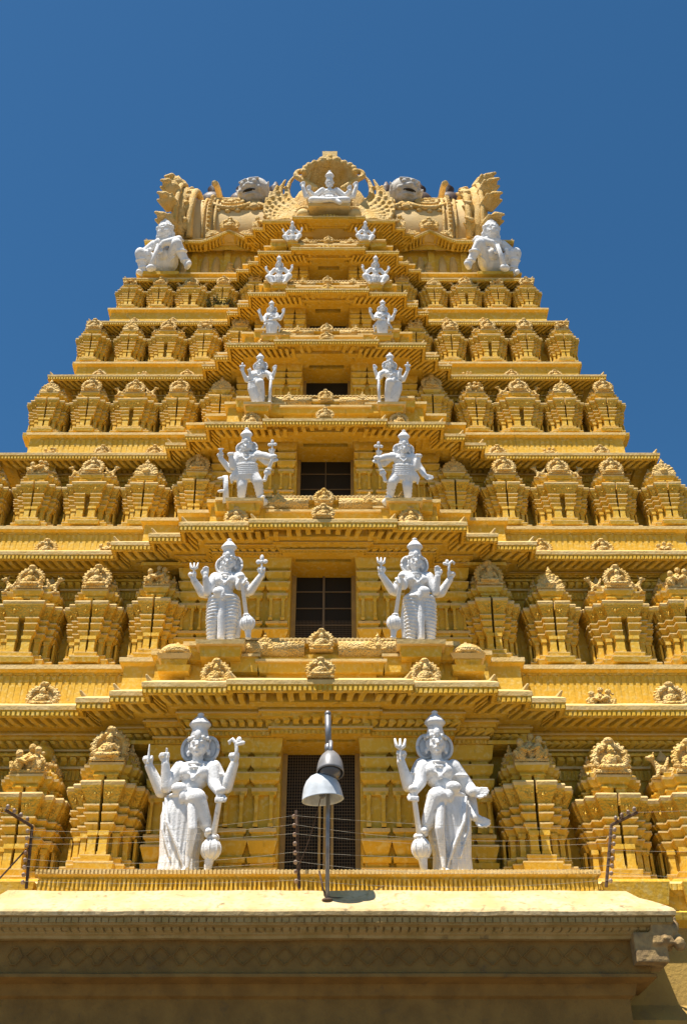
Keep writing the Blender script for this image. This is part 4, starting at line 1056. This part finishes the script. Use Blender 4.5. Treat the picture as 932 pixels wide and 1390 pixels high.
        m2 = MB(); m2.tube([(.222, -.12, .52), (.20, -.11, .02)], [.020, .026], 8); m2.ell((.20, -.11, .04), (.04, .04, .035)); ch.append(m2.mesh('staff', ['white'], smooth=True))
        ch.append(emblem_mesh('flower', (-.256, -.05, .70)))
    elif kind == 'E':        # arms raised on both sides, full skirt, sash spread
        hd = (.01, -.025, .76); bust(b, .01, .0, .0, .64, .52, .43, head=hd)
        eloft(b, [(0, 0, .48, .09, .08), (0, 0, .42, .13, .10), (.01, 0, .32, .145, .11), (.01, 0, .20, .13, .10), (.0, 0, .08, .12, .095), (0, 0, .0, .125, .10)], 60, .055, 18)
        limb(b, [(-.10, .01, .63), (-.19, .02, .50), (-.21, .01, .50), (-.27, -.03, .66)], [.052, .048, .044, .032]); hand(b, (-.272, -.035, .665), (-.05, 0, 1), 'open', 1.5)
        limb(b, [(.12, .01, .63), (.19, .02, .50), (.21, .01, .50), (.29, -.03, .64)], [.052, .048, .044, .032]); hand(b, (.292, -.035, .645), (.05, 0, 1), 'open', 1.5)
        limb(b, [(.11, -.02, .61), (.15, -.06, .50), (.10, -.11, .47)], [.046, .042, .030]); hand(b, (.10, -.11, .47), (-1, -.3, 0), 'grip', 1.2)
        limb(b, [(-.09, -.02, .61), (-.14, -.06, .49), (-.13, -.11, .40)], [.046, .042, .030]); hand(b, (-.13, -.11, .40), (0, -.3, -1), 'open', 1.2)
        for e in (-1, 1): b.tube([(e * .12, .02, .44), (e * .20, .03, .30), (e * .18, .02, .15)], [.02, .03, .012], 7); b.cap((e * .06, -.05, .02), (e * .08, -.13, .014), .028, .02)
        ring(b, (0, 0, .445), .125, .10, .014)
    elif kind == 'F':        # seated with knees wide, for the upper storeys (height 1)
        hd = (0, -.05, .70); bust(b, 0, 0, 0, .56, .40, .28, head=hd, broad=1.2, male=True)
        b.ell((0, 0, .22), (.20, .17, .17))
        for e in (-1, 1):
            limb(b, [(e * .10, -.02, .22), (e * .30, -.16, .24), (e * .18, -.20, .04)], [.11, .095, .06]); b.cap((e * .18, -.20, .03), (e * .20, -.30, .03), .045, .03)
            limb(b, [(e * .14, .0, .55), (e * .27, .0, .40), (e * .30, -.08, .28)], [.065, .055, .04]); hand(b, (e * .30, -.09, .27), (0, -.6, -.6), 'open', 1.6)
            limb(b, [(e * .14, .03, .55), (e * .30, .04, .46), (e * .38, -.02, .56)], [.055, .045, .035]); hand(b, (e * .38, -.02, .565), (0, 0, 1), 'open', 1.5)
        for k in range(9): ring(b, (0, -.02, .05 + .035 * k), .21 - .010 * k, .19, .010)
    return b, ch, hd
VOX = dict(A=.0046, B=.0052, C=.0062, D=.0080, E=.0095, F=.011)
cache = {}
def statue_meshes(kind, var=False):
    key = (kind, var)
    if key not in cache:
        b, ch, hd = build_pose(kind, var)
        cache[key] = (b.remesh('statue_body', ['white'], VOX[kind], relax=1), ch, crown_mesh('crown', hd[0], hd[1], hd[2], 1.0, 1.0 if kind != 'F' else 1.15), halo_mesh(hd[0], hd[2]))
    return cache[key]
GRP = 'white four-armed statues standing in pairs up the tower'
def lean_h(top, Y, z, th):
    tp = math.tan(PITCH + math.atan((CY - top) / FPX)); return (tp * Y - (z - CAMZ)) / (math.cos(th) + tp * math.sin(th))
def statue(kind, px, base_z, Y, top, mirror, label, rot=0.0, group=GRP, sxy=1.0, th=0.0, dy=1.0):
    H = lean_h(top, Y, base_z, th)
    body, ch, cr, ha = statue_meshes(kind, mirror and kind in 'ABC')
    u = uat(px, Y, base_z)
    root = bpy.data.objects.new('goddess_statue', None); COL.objects.link(root)
    root.location = (X0 + u, Y, base_z); root.rotation_euler = (th, 0, R(rot))
    k = -1 if mirror else 1
    tag(root, label, 'statue', group)
    for nm, me in [('statue_body', body), ('crown', cr), ('halo', ha)] + [(c.name.split('.')[0], c) for c in ch]:
        link(nm, me, root, scale=(k * H * sxy, H * dy, H))
    return root
t = T[0]
Yp = yp + .58; Zp = zp1
statue('A', 247, Zp, Yp, 969, False, 'white goddess statue left of the doorway, bent knee, mace planted on the plinth', rot=-4, th=R(5), dy=.9)
statue('A', 609, Zp, Yp, 966, True, 'white goddess statue right of the doorway, one arm hanging open-handed, mace by the door', rot=5, sxy=.95, th=R(5), dy=.9)
info = [('B', 301, 570, 879, 732, 731, 1.0, 'second storey', 'banded trousers, round mace'),
        ('C', 333, 548, 686, 581, 584, 1.08, 'third storey', 'striding with one knee raised'),
        ('D', 350, 531, 554, 480, 479, 1.0, 'fourth storey', 'hand resting on a staff'),
        ('E', 368, 519, 459, 408, 407, 1.0, 'fifth storey', 'arms raised, pleated skirt'),
        ('F', 379, 509, 389, 347, 347, .95, 'sixth storey', 'seated with raised hands'),
        ('F', 397, 495, 330, 300, 300, .95, 'seventh storey', 'smallest seated figure')]
for j, (kd, pl, pr_, by, tl_, tr, sw, st, desc) in enumerate(info):
    n = T[j + 1]; z = n['Z'] - .02
    Y = n['Yf'] - .17 - T[j]['P'] - .16 * n['s']; z = zat(by, Y)
    for px, tp, mir in ((pl, tl_, False), (pr_, tr, True)):
        H = zat(tp, Y) - z; th = R([8, 12, 13, 14, 14, 14][j])
        side = 'left' if not mir else 'right'
        statue(kd, px, z, Y, tp, mir, 'white statue, %s of the %s, %s' % (side, st, desc), rot=(-5 if not mir else 5), sxy=sw, th=th, dy=[.85, .62, .7, .7, .7, .7][j])
        b = MB(); u = uat(px, Y, z); q = H * .19
        b.box((u - q, Y - q * .72, z - .035 * H), (u + q, Y + 1.6, z), 1, taper=.02); b.box((u - q * .85, Y - q * .5, z - .12 * H), (u + q * .85, Y + 1.6, z - .035 * H), 0, taper=.04)
        tpart('figure_pedestal', b, ['yellow', 'cream'], (u, Y, z))
# the goddess at the very top, seated with spread arms
def top_goddess():
    b = MB(); hd = (0, -.05, .62)
    b.ell((0, 0, .17), (.24, .20, .17))
    for e in (-1, 1): limb(b, [(e * .10, -.04, .17), (e * .33, -.14, .13), (e * .02, -.24, .07)], [.11, .085, .05])
    b.cap((.10, -.2, .1), (.20, -.26, -.02), .06, .045)
    bust(b, 0, 0, 0, .50, .36, .26, head=hd, broad=1.25)
    for e in (-1, 1):
        limb(b, [(e * .14, 0, .50), (e * .30, 0, .34), (e * .40, -.08, .42)], [.065, .06, .045]); hand(b, (e * .40, -.08, .42), (0, -.2, 1), 'open', 1.8)
        limb(b, [(e * .13, .04, .50), (e * .34, .06, .36), (e * .46, .0, .32), (e * .52, -.02, .56)], [.06, .055, .05, .04]); hand(b, (e * .52, -.02, .57), (0, 0, 1), 'open', 1.9)
    for k in range(6): ring(b, (0, -.02, .06 + .04 * k), .25 - .012 * k, .21, .010)
    return b.remesh('statue_body', ['white'], .012), hd
me, hd = top_goddess()
b = MB()
root = bpy.data.objects.new('goddess_statue', None); COL.objects.link(root)
Zg = T7['zn'] + .02; Yg = (Zg - CAMZ) / math.tan(PITCH + math.atan((CY - 284) / FPX))
Hg = (zat(248, Yg) - Zg) * 1.12
root.location = (X0 + uat(447, Yg, Zg), Yg, Zg); tag(root, 'white seated goddess with spread arms in the shell niche at the top of the tower', 'statue'); root.rotation_euler = (R(14), 0, 0)
link('statue_body', me, root, scale=(Hg * 1.12, Hg, Hg)); link('crown', crown_mesh('crown', hd[0], hd[1], hd[2], 1.0, 1.25), root, scale=(Hg * 1.12, Hg, Hg))
b = MB(); u_ = uat(447, Yg, Zg); b.box((u_ - .8, Yg - .30, Zg - .12), (u_ + .8, Yg + 1.6, Zg), 0, taper=.04); tpart('figure_pedestal', b, ['cream'], (u_, Yg, Zg))

# squatting strongmen on the roof corners
def squatter():
    b = MB(); hd = (.06, -.12, .80)
    b.ell((.02, .02, .30), (.26, .20, .22)); b.ell((.03, -.06, .36), (.20, .19, .17)); b.cap((.02, 0, .32), (.04, -.02, .60), .22, .17, n=14)
    b.ell((.04, -.02, .62), (.26, .14, .12)); b.cap((.04, -.03, .66), (.05, -.08, .74), .09)
    b.ell(hd, (.135, .13, .145), n=18, k=12); b.ell((.06, -.22, .74), (.09, .07, .055)); b.ell((.06, -.26, .80), (.035, .05, .035))
    for e in (-1, 1): b.ell((.06 + e * .05, -.23, .84), (.035, .025, .025)); b.ell((.06 + e * .14, -.08, .80), (.03, .04, .05)); b.ell((.06 + e * .07, -.20, .755), (.04, .05, .03))
    for k in range(18): a = R(200 * k / 17 - 10); b.ell((.06 + .135 * math.cos(a), -.09, .83 + .12 * math.sin(a)), (.035, .05, .035), n=8, k=5)
    for k in range(12): a = R(360 * k / 12); b.ell((.06 + .09 * math.cos(a), -.05 + .09 * math.sin(a), .93), (.035, .035, .03), n=8, k=5)
    limb(b, [(-.10, -.05, .26), (-.40, -.25, .42), (-.36, -.22, .10)], [.135, .105, .065]); b.cap((-.36, -.24, .06), (-.40, -.40, .05), .06, .045)
    limb(b, [(.14, -.05, .26), (.34, -.30, .46), (.52, -.25, .10)], [.135, .105, .065]); b.cap((.52, -.26, .06), (.60, -.40, .05), .06, .05)
    limb(b, [(-.20, -.02, .62), (-.42, -.02, .50), (-.30, -.20, .44)], [.085, .075, .055]); hand(b, (-.30, -.21, .44), (.8, -.3, -.3), 'grip', 2.6)
    limb(b, [(.27, -.04, .62), (.36, -.22, .56), (.10, -.34, .50), (.02, -.34, .44)], [.085, .078, .06, .05]); hand(b, (.03, -.35, .44), (-.4, -.2, -.8), 'grip', 2.6)
    for j in range(3):
        for k in range(14): a = R(360 * k / 14 + j * 12); b.ell((.06 + (.15 - .04 * j) * math.cos(a), -.08 + (.14 - .04 * j) * math.sin(a) * (1 if math.sin(a) > 0 else .8), .87 + .045 * j), (.036, .036, .034), n=8, k=5)
    b.cap((.06, -.06, .96), (.06, -.04, 1.03), .06, .035)
    for e in (-1, 1):
        b.tube([(.06, -.27, .765), (.06 + e * .06, -.27, .755), (.06 + e * .11, -.22, .78)], [.02, .022, .01], 7); b.cap((.06 + e * .02, -.235, .87), (.06 + e * .09, -.21, .88), .018, .012, n=7)
        b.ell((.06 + e * .15, -.06, .74), (.045, .035, .05)); b.ell((.04 + e * .10, -.13, .62), (.10, .06, .07))
    b.ell((.03, -.22, .36), (.12, .07, .10)); b.ell((.03, -.28, .35), (.02, .02, .02))
    for (c_, r_) in (((-.36, -.22, .16), .085), ((-.38, -.23, .30), .10), ((.49, -.25, .16), .085), ((.42, -.28, .32), .10), ((-.36, -.06, .53), .09), ((.33, -.12, .58), .095)): ring(b, c_, r_, r_, .018)
    for k in range(5): b.tube([(-.12 - .02 * k, -.16, .34 - .03 * k), (-.28, -.30 + .02 * k, .44 - .05 * k)], .013, 5); b.tube([(.15, -.18, .34 - .03 * k), (.30, -.36 + .02 * k, .46 - .05 * k)], .013, 5)
    ring(b, (.04, -.02, .68), .15, .13, .02); ring(b, (.04, -.03, .62), .20, .16, .018); ring(b, (.03, -.02, .46), .21, .20, .02)
    c = MB(); c.tube([(.02, -.42, .46), (-.06, -.44, .25), (-.12, -.45, .06)], [.035, .045, .07], 10); c.ell((-.13, -.45, .06), (.10, .09, .06))
    return b.remesh('statue_body', ['white'], .010), c.mesh('club', ['white'], smooth=True)
sb, sc = squatter()
t = T7
for px, mir, side in ((216, False, 'left'), (674, True, 'right')):
    Y = T[6]['Yf'] - .02 - .12; z = T[6]['Z']
    H = zat(314, Y) - zat(372, Y)
    root = bpy.data.objects.new('squatting_statue', None); COL.objects.link(root)
    root.location = (X0 + uat(px + (6 if not mir else -6), Y, z), Y + .35, z); root.rotation_euler = (R(20), 0, R(-12 if not mir else 12))
    tag(root, 'stocky white figure squatting on the %s corner ledge below the barrel roof, holding a club' % side, 'statue', 'squatting corner figures')
    k = -1 if mir else 1
    link('statue_body', sb, root, scale=(k * H * .84, H * .68, H * 1.0)); link('club', sc, root, scale=(k * H * .84, H * .68, H * 1.0))
    b = MB(); u = uat(px, Y, z); b.box((u - .75, Y - .05, z - .14), (u + .75, Y + 1.4, z + .004), 0, taper=.02); tpart('figure_pedestal', b, ['yellow'], (u, Y, z))
# lion heads on the barrel roof
def lion():
    b = MB(); b.ell((0, 0, 0), (.52, .50, .52), n=24, k=16)
    b.ell((0, -.34, .02), (.30, .22, .16)); b.ell((0, -.50, .06), (.11, .09, .08)); b.ell((0, -.34, -.27), (.25, .18, .09)); b.ell((0, -.1, -.30), (.40, .36, .24))
    for e in (-1, 1):
        b.ell((e * .19, -.40, .17), (.11, .09, .09)); b.cap((e * .08, -.44, .27), (e * .33, -.34, .30), .06, .04); b.ell((e * .50, .0, .08), (.07, .12, .15)); b.cap((e * .52, 0, .10), (e * .57, -.02, .24), .06, .03)
        b.ell((e * .30, -.32, -.06), (.12, .13, .12)); b.cap((e * .15, -.46, -.06), (e * .15, -.47, -.17), .028, .014, n=8)
    for k in range(22):
        a = R(-30 + 240 * k / 21); b.ell((.50 * math.cos(a), .02, .50 * math.sin(a)), (.08, .10, .08), n=9, k=6)
    for k in range(14): a = R(10 + 160 * k / 13); b.ell((.40 * math.cos(a), -.22, .38 * math.sin(a) + .02), (.06, .06, .06), n=8, k=5)
    b.cap((0, .1, -.30), (0, .5, -.62), .42, .40, n=16)
    return b.remesh('head', ['white'], .022)
M_w = M['white']; M['white'] = M['oldwhite']; lm = lion(); M['white'] = M_w
mo = MB(); mo.ell((0, -.38, -.135), (.24, .17, .055)); mo = mo.mesh('mouth', ['dark'], smooth=True)
for sx, side in ((-1, 'left'), (1, 'right')):
    Y = T7['Ye'] + .30; z = zat(256, Y); 
    root = bpy.data.objects.new('lion_head', None); COL.objects.link(root)
    root.location = (X0 + uat(343 if sx < 0 else 551, Y, z), Y + .3, z + .1); root.rotation_euler = (R(22), 0, R(-18 if sx < 0 else 16))
    tag(root, 'white grimacing lion head above the scrolls on the %s half of the barrel roof' % side, 'sculpted head', 'lion heads on the roof')
    link('head', lm, root, scale=1.22); link('mouth', mo, root, scale=1.22)
    b = MB(); w0 = Vector((uat(343 if sx < 0 else 551, Y, z), Y + .5, z - .2)); b.cap(tuple(w0), (w0[0], Yc - 1.2, Zc + 1.2), .42, .6, n=14); tpart('head_bracket', b, ['roof'], tuple(w0), smooth=True)

# ================================================================== entrance canopy in front of the tower
can = bpy.data.objects.new('entrance_canopy', None); COL.objects.link(can); can.location = (X0, 23.8, 0)
tag(can, 'weathered cream entrance canopy with broken right corner, running below the tower', 'canopy')
def cpart(name, mb, mats, origin, smooth=False, label=None):
    me = mb.mesh(name, mats, origin, smooth); o = link(name, me, can, (origin[0], origin[1] - 23.8, origin[2]))
    if label: o['label'] = label
    return o
YK = 23.8; HC = 7.14 - .95
lb = zat(1258, 22.88); lt = zat(1240, 22.85); kt = zat(1206.5, 23.55)
path = [(-HC, 26.0, 0), (-HC, YK, 0), (HC, YK, 0), (HC, 26.0, 0)]
path = subdiv(path, .35)
b = MB()
sweep(b, path, [(.30, lb - .14, 1), (.58, lb - .14, 1), (.60, lb - .09, 1), (.66, lb - .06, 1), (.68, lb + .03, 1), (.86, lb + .06, 1), (.88, lt - .05, 1), (.95, lt - .03, 1), (.965, lt + .04, 0),
                (.93, lt + .10, 0), (.80, lt + .20, 0), (.62, lt + .33, 0), (.42, lt + .45, 0), (.22, kt - .03, 0), (.05, kt, 0), (-1.6, kt + .02, 0)], w=.018)
cpart('eave', b, ['stone', 'bead'], (0, YK, lb))
b = MB()
P0 = [(-HC, 26.0, 0), (-HC, YK, 0), (HC, YK, 0), (HC, 26.0, 0)]
row(b, P0, .62, .74, lb - .07, lb + .055, .17, .72, 0, 0, shape='scroll')
cpart('bead_moulding', b, ['bead'], (0, YK, lb)); b = MB()
row(b, P0, .86, .905, lb + .09, lt - .06, .15, .8, 0, 0, shape='box')
random.seed(3)
cpart('dentil_moulding', b, ['bead'], (0, YK, lb))
b = MB()
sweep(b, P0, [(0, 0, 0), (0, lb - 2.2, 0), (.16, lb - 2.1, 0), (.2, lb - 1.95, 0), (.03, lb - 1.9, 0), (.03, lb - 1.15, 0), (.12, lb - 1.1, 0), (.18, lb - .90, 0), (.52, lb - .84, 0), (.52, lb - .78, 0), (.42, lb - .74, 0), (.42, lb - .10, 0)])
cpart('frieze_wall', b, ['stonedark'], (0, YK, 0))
b = MB(); zc_ = lb - .44; n_ = 30; L_ = HC * 2 / n_
for k in range(n_):
    x = -HC + (k + .5) * L_
    wv = L_ * .5 if k % 2 else L_ * .38
    b.tube([(x - wv, YK - .45, zc_), (x - wv * .3, YK - .455, zc_ + .16), (x + wv * .3, YK - .455, zc_ + .16), (x + wv, YK - .45, zc_), (x + wv * .3, YK - .455, zc_ - .16), (x - wv * .3, YK - .455, zc_ - .16), (x - wv, YK - .45, zc_)] if k % 2 == 0 else
           [(x - wv, YK - .45, zc_), (x, YK - .455, zc_ + .17), (x + wv, YK - .45, zc_), (x, YK - .455, zc_ - .17), (x - wv, YK - .45, zc_)], .013, 5)
cpart('diamond_moulding', b, ['stonedark'], (0, YK, zc_))
b = MB(); rnd = random.Random(4)
for k in range(26):
    b.ell((HC + .78 + rnd.uniform(-.10, .26), 22.95 + rnd.uniform(0, .5), lb + rnd.uniform(-.30, .26)), (rnd.uniform(.05, .15), rnd.uniform(.05, .15), rnd.uniform(.05, .13)), n=7, k=5, rot=Matrix.Rotation(rnd.uniform(0, 3), 4, 'Z').to_euler())
b.box((HC + .10, 23.02, lb - .62), (HC + .74, 23.9, lb - .06)); b.box((HC + .45, 22.95, lb - .30), (HC + .86, 23.6, lb + .10))
me = b.remesh('broken_corner', ['broken'], .03, smooth=False, relax=0); link('broken_corner', me, can, (0, -23.8, 0))['label'] = 'crumbling right corner with bare rough plaster'

# ground
b = MB(); b.add([(-900, -900, 0), (900, -900, 0), (900, 900, 0), (-900, 900, 0)], [(0, 1, 2, 3)])
g = link('ground', b.mesh('ground', ['ground'])); tag(g, 'dusty paving in front of the temple tower', kind='structure')

# ================================================================== lamp post
lp = bpy.data.objects.new('lamp_post', None); COL.objects.link(lp)
YL = 23.20; ZL = zat(1232, YL); ZL = lt + .42
xl = (444 - CX) / FPX * (YL * math.cos(PITCH) + (ZL - CAMZ) * math.sin(PITCH))
lp.location = (xl, YL, ZL - .1)
tag(lp, 'grey lamp post with two bell-shaped lamps standing on the canopy before the doorway', 'lamp post')
zt1 = zat(970, YL) - ZL + .1; zm = zat(1014, YL) - ZL + .1
b = MB(); b.tube([(0, 0, 0), (0, 0, zm)], .045, 10); b.tube([(0, 0, zm - .02), (-.02, -.02, zt1)], .068, 12); b.cap((-.02, -.02, zt1), (-.02, -.02, zt1 + .01), .075, n=12)
b.tube([(0, 0, zm - .12), (0, 0, zm + .05)], .085, 12)
link('pole', b.mesh('pole', ['steel'], smooth=True), lp)
b = MB(); b.tube([(0, 0, .02), (-.10, -.02, .3), (-.17, 0, .62)], .02, 6); b.tube([(0, 0, 0), (0, 0, .05)], .11, 12); link('clamp', b.mesh('clamp', ['rust'], smooth=True), lp)
def bell(name, mt, r, h, top_r):
    b = MB(); n = 30
    pr = [(top_r * .5, h * 1.0), (top_r, h * .98), (top_r * 1.7, h * .90), (r * .74, h * .74), (r * .88, h * .52), (r * .96, h * .27), (r, h * .04), (r * 1.02, 0), (r * .985, .0), (r * .95, h * .06), (r * .88, h * .22), (r * .76, h * .44), (r * .58, h * .63), (r * .3, h * .74), (.01, h * .76)]
    if top_r < .13:
        pr = [(top_r * .6, h * 1.02)] + [(r * math.sqrt(max(1 - (k / 10.0) ** 2.2, 0.02)), h * k / 10.0) for k in range(9, -1, -1)] + [(r * .96, 0)] + [(r * .93 * math.sqrt(max(1 - (k / 10.0) ** 2.2, 0.02)), h * .92 * k / 10.0) for k in range(1, 9)] + [(.01, h * .75)]
    b.lathe(pr, (0, 0, 0), n); return b.mesh(name, [mt], smooth=True)
def proj_pt(px, py, Y):
    z = zat(py, Y); return Vector(((px - CX) / FPX * (Y * math.cos(PITCH) + (z - CAMZ) * math.sin(PITCH)), Y, z))
u1 = proj_pt(448, 1050, 22.75) - Vector(lp.location)
u2 = proj_pt(438, 1086, 22.95) - Vector(lp.location)
o = link('lamp_shade', bell('lamp_shade', 'greyshade', .29, .56, .12), lp, tuple(u1), rot=(R(-14), 0, 0)); o['label'] = 'dark grey upper bell shade'
b = MB(); b.ell((0, 0, .03), (.24, .24, .15)); link('bulb', b.mesh('bulb', ['glass'], smooth=True), o)
o = link('lamp_shade', bell('lamp_shade', 'enamel', .44, .56, .14), lp, tuple(u2), rot=(R(4), R(-5), 0)); o['label'] = 'pale enamelled lower bell shade'
b = MB(); b.ell((0, 0, .16), (.08, .08, .13)); link('bulb', b.mesh('bulb', ['glass'], smooth=True), o)
b = MB(); b.tube([(0, 0, zm), (u1[0], u1[1] * .5, zm + .02), (u1[0], u1[1], u1[2] + .5)], .05, 8); b.tube([(0, 0, u2[2] + .62), (u2[0] * .8, u2[1] * .9, u2[2] + .62), (u2[0], u2[1], u2[2] + .5)], .035, 8)
link('arm', b.mesh('arm', ['steel'], smooth=True), lp)

# ================================================================== insulator brackets and wires
def bracket(px, y0, y1, Y, label, arm=None, flip=1):
    p0 = proj_pt(px[0], y0, Y); p1 = proj_pt(px[1], y1, Y)
    root = bpy.data.objects.new('insulator_bracket', None); COL.objects.link(root); root.location = tuple(p0)
    tag(root, label, 'wire bracket', 'rusty insulator brackets for the wires')
    q = p1 - p0
    b = MB(); b.tube([(0, 0, 0), tuple(q)], .035, 6); link('post', b.mesh('post', ['rust']), root)
    pins = []
    ib = MB(); ib.lathe([(.012, 0), (.03, .01), (.045, .03), (.03, .05), (.045, .07), (.03, .095), (.01, .11)], (0, 0, 0), 10)
    ime = ib.mesh('insulator', ['ceramic'], smooth=True)
    for k in range(8):
        c = q * ((k + .5) / 8.5) + Vector((-.06 * flip, -.07, 0)); o = link('insulator', ime, root, tuple(c), rot=(R(70), R(15), 0)); pins.append(p0 + c + Vector((0, -.08, .03)))
    if arm is not None:
        a = proj_pt(*arm) - p0
        b = MB(); b.tube([tuple(q), tuple(a)], .035, 6); link('arm', b.mesh('arm', ['rust']), root)
        for k in range(4):
            c = q.lerp(a, (k + .7) / 4.2) + Vector((0, -.05, .03)); link('insulator', ime, root, tuple(c), rot=(R(30), 0, 0)); pins.append(p0 + c + Vector((0, -.05, .1)))
    return pins
YB = T[0]['Ye'] - T[0]['P'] - .02
A_ = bracket((36, 44), 1206, 1122, 24.1, 'rusty bent bracket with insulators at the left end of the canopy', arm=(7, 1099, 23.6))
B_ = bracket((406, 402), 1206, 1100, 23.95, 'short upright bracket with a chain of insulators before the doorway')
C_ = bracket((822, 829), 1204, 1120, 24.1, 'rusty bent bracket with insulators near the right end of the canopy', arm=(864, 1103, 23.6), flip=-1)
def wire(a, b_, sag, label, r=.0032):
    a = Vector(a); b_ = Vector(b_); pts = []
    for k in range(25):
        t_ = k / 24; p = a.lerp(b_, t_) + Vector((0, 0, -sag * 4 * t_ * (1 - t_))); pts.append(tuple(p - a))
    m = MB(); m.tube(pts, r, 5); o = link('wire', m.mesh('wire', ['wire']), loc=tuple(a))
    return tag(o, label, 'wire', 'thin wires strung across the lowest storey')
ordn = ['lowest', 'second lowest', 'third lowest', 'middle', 'upper', 'topmost']
for k, q in enumerate((0, 2, 3, 5, 6, 7)):
    wire(A_[q], B_[q], .06 + .05 * (k % 3), '%s thin wire between the left and the doorway bracket' % ordn[k])
    wire(B_[q], C_[q], .08 + .07 * ((k + 1) % 3), '%s thin wire between the doorway and the right bracket' % ordn[k])
for k, q in enumerate((8, 10)): wire(A_[q], A_[q] + Vector((-6, -2.0, .6 - k * .8)), .1, '%s thin wire leaving the left bracket arm out of the frame' % ('upper' if k else 'lower'))
for k, q in enumerate((1, 4, 9)): wire(C_[q], C_[q] + Vector((6, -1.0, -.4 + .3 * k)), .12, '%s thin wire leaving the right bracket out of the frame' % ('lower', 'middle', 'upper')[k])
s_ = wire(proj_pt(-30, 1225, 23.9), proj_pt(36, 1153, 24.05), 0, 'dark stay cable slanting from the left bracket down to the canopy', .02)
s_.data.materials[0] = M['rust']

cb = wire(Vector(lp.location) + u2 + Vector((.05, .1, .55)), B_[1], .25, 'slack cable hanging from the lamp post to the doorway bracket', .010); cb.data.materials[0] = M['rust']
cb = wire(Vector(lp.location) + Vector((.03, 0, .1)), proj_pt(520, 1203, 23.9), .10, 'loose cable trailing from the lamp foot along the canopy', .010); cb.data.materials[0] = M['rust']

# ================================================================== weeds growing on the sixth storey
wd = bpy.data.objects.new('weed_clump', None); COL.objects.link(wd)
t = T[5]; uz = t['Z'] + .12
Yw_ = t['Yf'] + .05; wd.location = (X0 + uat(299, Yw_, uz), Yw_, uz)
tag(wd, 'small clump of green weeds growing on a ledge left of the middle bay', 'weed')
rnd = random.Random(11); bs = MB(); bl = MB()
for k in range(38):
    x0 = rnd.uniform(-.5, .5); a = rnd.uniform(0, 6.28); l = rnd.uniform(.15, .5)
    tip = (x0 + .25 * math.cos(a) * l * 2, -.1 + .12 * math.sin(a), l); bs.tube([(x0, .0, 0), tip], .008, 4)
    for j in range(9):
        f = rnd.uniform(.25, 1.05); c = Vector((x0 + (tip[0] - x0) * f, tip[1] * f, tip[2] * f)) + Vector((rnd.uniform(-.05, .05), rnd.uniform(-.06, .06), rnd.uniform(-.03, .05)))
        u_ = Vector((rnd.uniform(-1, 1), rnd.uniform(-1, 1), rnd.uniform(-.6, 1))).normalized() * .07; v_ = u_.orthogonal().normalized() * .025
        bl.add([tuple(c - u_), tuple(c + v_), tuple(c + u_), tuple(c - v_)], [(0, 1, 2, 3)])
link('stems', bs.mesh('stems', ['rust']), wd); link('leaves', bl.mesh('leaves', ['leaf']), wd)
